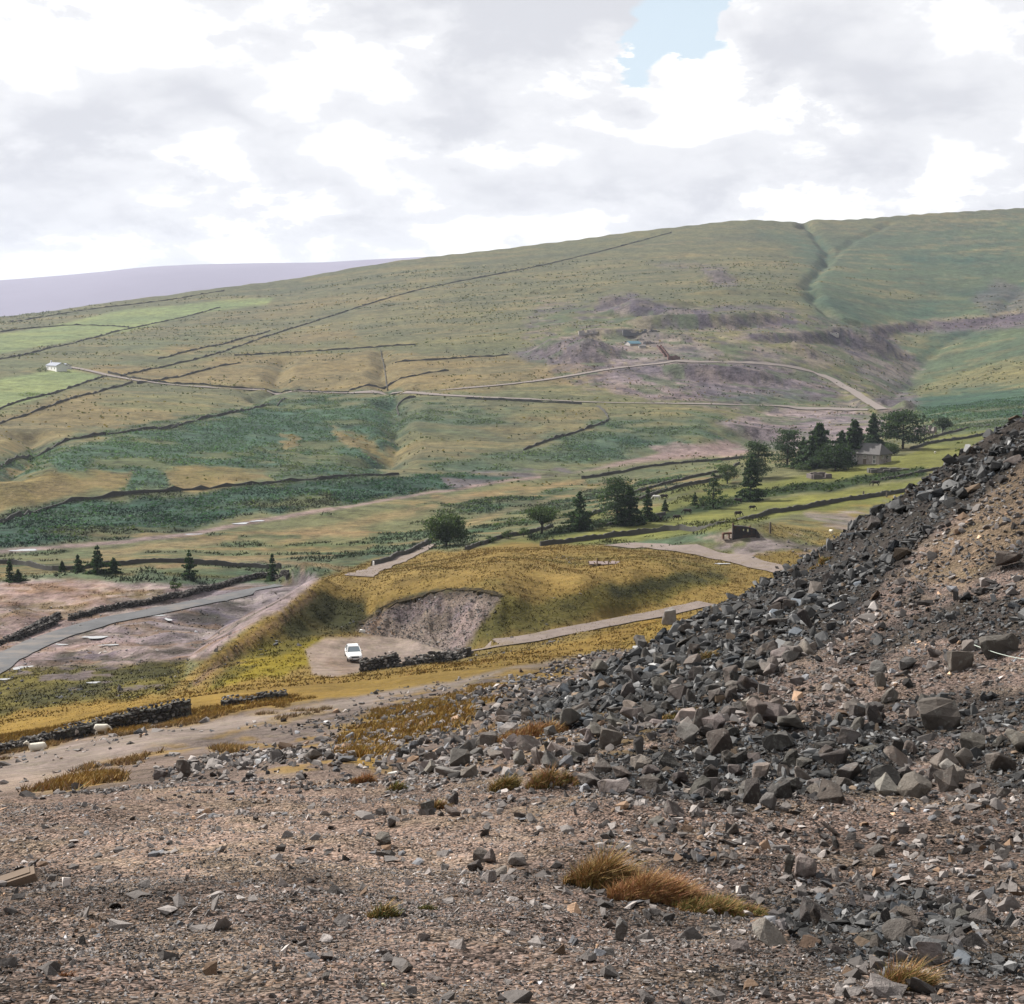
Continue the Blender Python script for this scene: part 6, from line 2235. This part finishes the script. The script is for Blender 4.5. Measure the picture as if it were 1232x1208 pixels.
def sheep_body(name, mat, lying=False):
    d = -.28 if lying else 0.0
    torso = [(-.56, .62 + d, .06, .08), (-.50, .62 + d, .20, .22), (-.36, .60 + d, .27, .27), (-.10, .57 + d, .30, .29), (.18, .57 + d, .29, .28), (.38, .60 + d, .24, .25), (.50, .64 + d, .15, .18), (.55, .66 + d, .06, .08)]
    if lying:
        neck = [([(.40, 0, .42), (.58, 0, .58), (.66, 0, .68)], [.15, .11, .085]), ([(.62, 0, .70), (.78, 0, .63), (.86, 0, .57)], [.085, .07, .045])]
        legs = [([(.30, s * .16, .16), (.52, s * .17, .06), (.36, s * .2, .03)], [.08, .045, .035]) for s in (-1, 1)] + [([(-.36, s * .18, .2), (-.16, s * .27, .07), (-.40, s * .27, .04)], [.13, .06, .04]) for s in (-1, 1)]
    else:
        neck = [([(.42, 0, .66), (.58, 0, .62), (.68, 0, .54)], [.15, .11, .085]), ([(.64, 0, .58), (.76, 0, .42), (.81, 0, .32)], [.085, .07, .045])]
        legs = [([(.32 + .04 * s, s * .13, .46), (.33 + .04 * s, s * .13, .24), (.32 + .04 * s, s * .13, 0)], [.09, .042, .04]) for s in (-1, 1)]
        legs += [([(-.34, s * .14, .5), (-.26 + .04 * s, s * .14, .36), (-.44 + .04 * s, s * .14, .20), (-.40 + .04 * s, s * .14, 0)], [.15, .09, .045, .04]) for s in (-1, 1)]
    tail = ([(-.54, 0, .66 + d), (-.60, 0, .48 + d)], [.05, .035])
    hx, hz = (.64, .74) if lying else (.66, .60)
    ears = [([(hx, s * .06, hz), (hx - .03, s * .17, hz - .02)], [.035, .02]) for s in (-1, 1)]
    return body_mesh(name, torso, neck, legs, tail, ears, mat, .026)


def pony_body(name, mat):
    torso = [(-.86, 1.02, .08, .12), (-.78, 1.03, .24, .27), (-.55, 1.03, .30, .33), (-.2, .98, .30, .33), (.15, .96, .30, .34), (.48, 1.0, .27, .34), (.70, 1.04, .18, .26), (.80, 1.05, .08, .12)]
    neck = [([(.60, 0, 1.12), (.92, 0, .98), (1.16, 0, .66)], [.25, .17, .12]), ([(1.12, 0, .74), (1.26, 0, .42), (1.36, 0, .16)], [.13, .10, .065])]
    legs = [([(.52, s * .17, .84), (.50 + .08 * s, s * .17, .44), (.52 + .10 * s, s * .17, .10), (.56 + .10 * s, s * .17, 0)], [.14, .07, .05, .07]) for s in (-1, 1)]
    legs += [([(-.58, s * .17, .92), (-.50 + .06 * s, s * .17, .66), (-.76 + .08 * s, s * .17, .44), (-.68 + .08 * s, s * .17, .08), (-.64 + .08 * s, s * .17, 0)], [.22, .13, .07, .05, .07]) for s in (-1, 1)]
    tail = ([(-.84, 0, 1.12), (-.98, 0, .9), (-.98, 0, .45)], [.06, .08, .05])
    ears = [([(1.08, s * .06, .82), (1.06, s * .08, .94)], [.04, .015]) for s in (-1, 1)] + [([(.55, 0, 1.32), (.90, 0, 1.16), (1.10, 0, .86)], [.05, .06, .04])]
    return body_mesh(name, torso, neck, legs, tail, ears, mat, .034)


def beast(kind, px, py, rz, label, group, mat, size, lying=False, near=0.0):
    x, y, z = at(px, py, rmin=60)
    y -= near
    z = float(ground(x, y))
    o = sheep_body(kind, mat, lying) if kind == 'sheep' else pony_body(kind, mat)
    o.location = (x, y, z)
    o.rotation_euler = (0, 0, rz)
    o.scale = (size, size, size)
    tag(o, label, 'sheep' if kind == 'sheep' else 'pony', group)
    return o


s0 = beast('sheep', 126, 882, math.radians(8), 'white sheep standing against the tall dark wall', 'white sheep', M_WOOL, .85, False, .7)
s1 = beast('sheep', 47, 903, math.radians(200), 'white sheep lying beside the tumbled low wall', 'white sheep', M_WOOL, .9, True, .3)
for px, py, rz, lab in [(1125, 546, 1.0, 'tiny white sheep in the field right of the house'), (1000, 642, 2.0, 'tiny pale sheep on the waste ground behind the heap'), (880, 897 - 260, 0, '')]:
    if not lab:
        continue
    x, y, z = at(px, py, rmin=60)
    o = s0.copy(); COL.objects.link(o)
    o.location = (x, y, z); o.rotation_euler = (0, 0, rz)
    tag(o, lab, 'sheep', 'white sheep')
p0 = None
for px, py, rz, mat, sz, lab in [(888, 606, 3.0, M_PONY, .95, 'dark grazing pony above the derelict structure'), (905, 614, .3, M_PONY, .8, 'dark pony lower right of the grazing one above the structure'),
                                 (827, 619, 2.9, M_PONY, .95, 'dark pony near the bush at the upper edge of the field'), (814, 626, .2, M_PONY, .85, 'dark grazing pony second from the left'),
                                 (795, 627, 1.4, M_PONY, .8, 'dark pony seen end on, leftmost in the field'), (1053, 585, 3.0, M_PONY, 1.0, 'dark pony in the field corner below the house'),
                                 (799, 601, 3.1, M_PONY, .95, 'dark pony with a white companion in the upper field'), (790, 602, 3.0, M_PALE, .95, 'white pony beside a dark one in the upper field'),
                                 (888, 622, .4, M_PONY, .9, 'dark pony right behind the front wall by the structure')]:
    if p0 is None or mat is M_PALE:
        o = beast('pony', px, py, rz, lab, 'ponies grazing in the field', mat, sz)
        p0 = p0 or o
    else:
        x, y, z = at(px, py, rmin=60)
        o = p0.copy(); COL.objects.link(o)
        o.location = (x, y, z); o.rotation_euler = (0, 0, rz); o.scale = (sz, sz, sz)
        tag(o, lab, 'pony', 'ponies grazing in the field')

# ------------------------------------------------------------------ the car
def car():
    x, y, z = at(423, 797, rmin=60)
    e = empty('parked_car', (x, y + 1.9, z + .02), math.radians(-90 + 12))
    tag(e, 'white saloon car parked on bare ground below the quarry face', 'car')
    white = plain('white_car_paint', (.80, .80, .79), .25, .03, 2, spec=.5)
    black = plain('black_rubber', (.02, .02, .02), .7, .2, 4)
    chrome = plain('bright_trim', (.6, .6, .62), .2, .05, 2, metal=.9)
    lamp = plain('lamp_glass', (.75, .77, .80), .1, .05, 3, spec=.8)
    L, W = 4.0, 1.62

    def ring(xx, w, z0, z1, rnd=.16):
        h = w / 2
        return [(xx, -h + rnd * .5, z0), (xx, h - rnd * .5, z0), (xx, h, z0 + rnd), (xx, h, (z0 + z1) * .5 + .05), (xx, h - .05, z1 - .07), (xx, h - .16, z1),
                (xx, -h + .16, z1), (xx, -h + .05, z1 - .07), (xx, -h, (z0 + z1) * .5 + .05), (xx, -h, z0 + rnd)]
    MB().loft([ring(-2.0, 1.40, .42, .80), ring(-1.93, 1.52, .30, .90), ring(-1.3, W, .24, .93), ring(-.3, W, .22, .92), ring(.6, W, .22, .90), ring(1.2, W, .24, .86),
               ring(1.88, 1.54, .30, .76), ring(2.0, 1.42, .40, .66)]).build('body', white, e, smooth=False)
    cab = [(-1.45, .92), (.75, .90)]
    top = [(-1.0, 1.38), (.12, 1.38)]
    hb, ht = .74, .58
    V = [(-1.5, -hb, .90), (.82, -hb, .88), (.82, hb, .88), (-1.5, hb, .90), (-1.02, -ht, 1.36), (.14, -ht, 1.36), (.14, ht, 1.36), (-1.02, ht, 1.36)]
    gl = MB().add(V, [(0, 1, 5, 4), (1, 2, 6, 5), (2, 3, 7, 6), (3, 0, 4, 7), (4, 5, 6, 7), (3, 2, 1, 0)])
    gl.build('windows', plain('car_glass', (.10, .13, .15), .06, .1, 1, spec=.9), e)
    rf = MB().loft([[(-1.10, -.56, 1.33), (-1.10, .56, 1.33), (-1.02, .50, 1.41), (-1.02, -.50, 1.41)], [(.20, -.58, 1.33), (.20, .58, 1.33), (.12, .52, 1.42), (.12, -.52, 1.42)]])
    rf.build('roof', white, e)
    pl = MB()
    for sg in (-1, 1):
        pl.tube([(.84, sg * .75, .87), (.16, sg * .585, 1.37)], [.045, .04], 6)
        pl.tube([(-1.5, sg * .75, .89), (-1.02, sg * .585, 1.37)], [.06, .05], 6)
        pl.tube([(-.35, sg * .755, .89), (-.35, sg * .59, 1.37)], [.04, .035], 6)
    pl.build('pillars', white, e)
    for xx in (-1.22, 1.28):
        for sg in (-1, 1):
            w = MB().tube([(xx, sg * .66, .29), (xx, sg * .83, .29)], [.29, .29], 18).build('wheel', black, e)
            MB().tube([(xx, sg * .80, .29), (xx, sg * .838, .29)], [.17, .16], 14).build('rim', chrome, w)
    for sg in (-1, 1):
        MB().tube([(1.96, sg * .55, .58), (2.03, sg * .55, .58)], [.12, .11], 12).build('headlight', lamp, e)
        MB().tube([(.72, sg * .74, .95), (.70, sg * .90, .98)], [.03, .06], 6).build('mirror', black, e)
    MB().box((2.02, 0, .58), (.05, .80, .15)).build('grille', black, e)
    MB().box((2.06, 0, .40), (.10, 1.56, .11)).build('bumper', chrome, e)
    MB().box((-2.05, 0, .46), (.10, 1.54, .11)).build('bumper', chrome, e)
    MB().box((1.9, 0, .26), (.25, 1.3, .14)).build('valance', black, e)
    MB().box((2.125, 0, .40), (.02, .5, .10)).build('number_plate', white, e)


car()
x, y, z = at(436, 761, rmin=60)
tag(link('white_block', rough_mesh('white_block', *hull_shape(12, 77, 1, .7, .6, .5), 78), plain('white_limestone', (.7, .69, .66), .9, .1, 3), None, (x, y, z + .1)),
    'white block of stone at the foot of the quarry face behind the car', 'stone')


def turf_lip():
    """sod and dark soil hanging over the top of the quarry face"""
    P = resample(hits(Z, [(432, 751), (446, 741), (462, 732), (480, 725), (500, 718), (520, 712), (540, 710), (560, 709), (585, 713), (603, 718)], rmin=60), .5)
    N = side_vec(P)
    n = len(P)
    j = fbm(P[:, 0], P[:, 1], 1.6, 3, 850)
    gz = ground(P[:, 0], P[:, 1])
    rows = []
    j2 = np.random.default_rng(3).normal(0, .16, n)
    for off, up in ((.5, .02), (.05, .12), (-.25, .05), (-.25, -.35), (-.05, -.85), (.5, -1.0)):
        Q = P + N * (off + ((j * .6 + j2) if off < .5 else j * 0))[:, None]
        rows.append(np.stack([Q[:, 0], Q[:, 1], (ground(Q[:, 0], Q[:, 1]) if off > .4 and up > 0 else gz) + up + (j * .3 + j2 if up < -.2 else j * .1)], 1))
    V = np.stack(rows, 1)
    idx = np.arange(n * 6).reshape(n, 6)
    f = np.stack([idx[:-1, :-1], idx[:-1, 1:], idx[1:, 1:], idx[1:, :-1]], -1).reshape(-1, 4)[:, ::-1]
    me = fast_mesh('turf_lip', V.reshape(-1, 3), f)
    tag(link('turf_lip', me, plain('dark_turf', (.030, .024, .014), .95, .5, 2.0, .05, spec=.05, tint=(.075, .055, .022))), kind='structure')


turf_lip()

# ------------------------------------------------------------------ the air between here and the far hill
def build_haze():
    m = bpy.data.materials.new('haze')
    m.use_nodes = True
    g = NT(m.node_tree)
    g.n.clear()
    out = g.new('ShaderNodeOutputMaterial')
    v = g.new('ShaderNodeVolumePrincipled')
    v.inputs['Color'].default_value = (.74, .82, 1.0, 1)
    v.inputs['Density'].default_value = HAZE
    v.inputs['Anisotropy'].default_value = 0.2
    g.l.new(v.outputs[0], out.inputs['Volume'])
    zmin = float(Z.min()) - 1.0
    b = MB().box((0, 0, (zmin + 290) / 2), (24000, 24000, 290 - zmin))
    o = b.build('haze', m)
    tag(o, kind='stuff')


HAZE = 0.00007
build_haze()
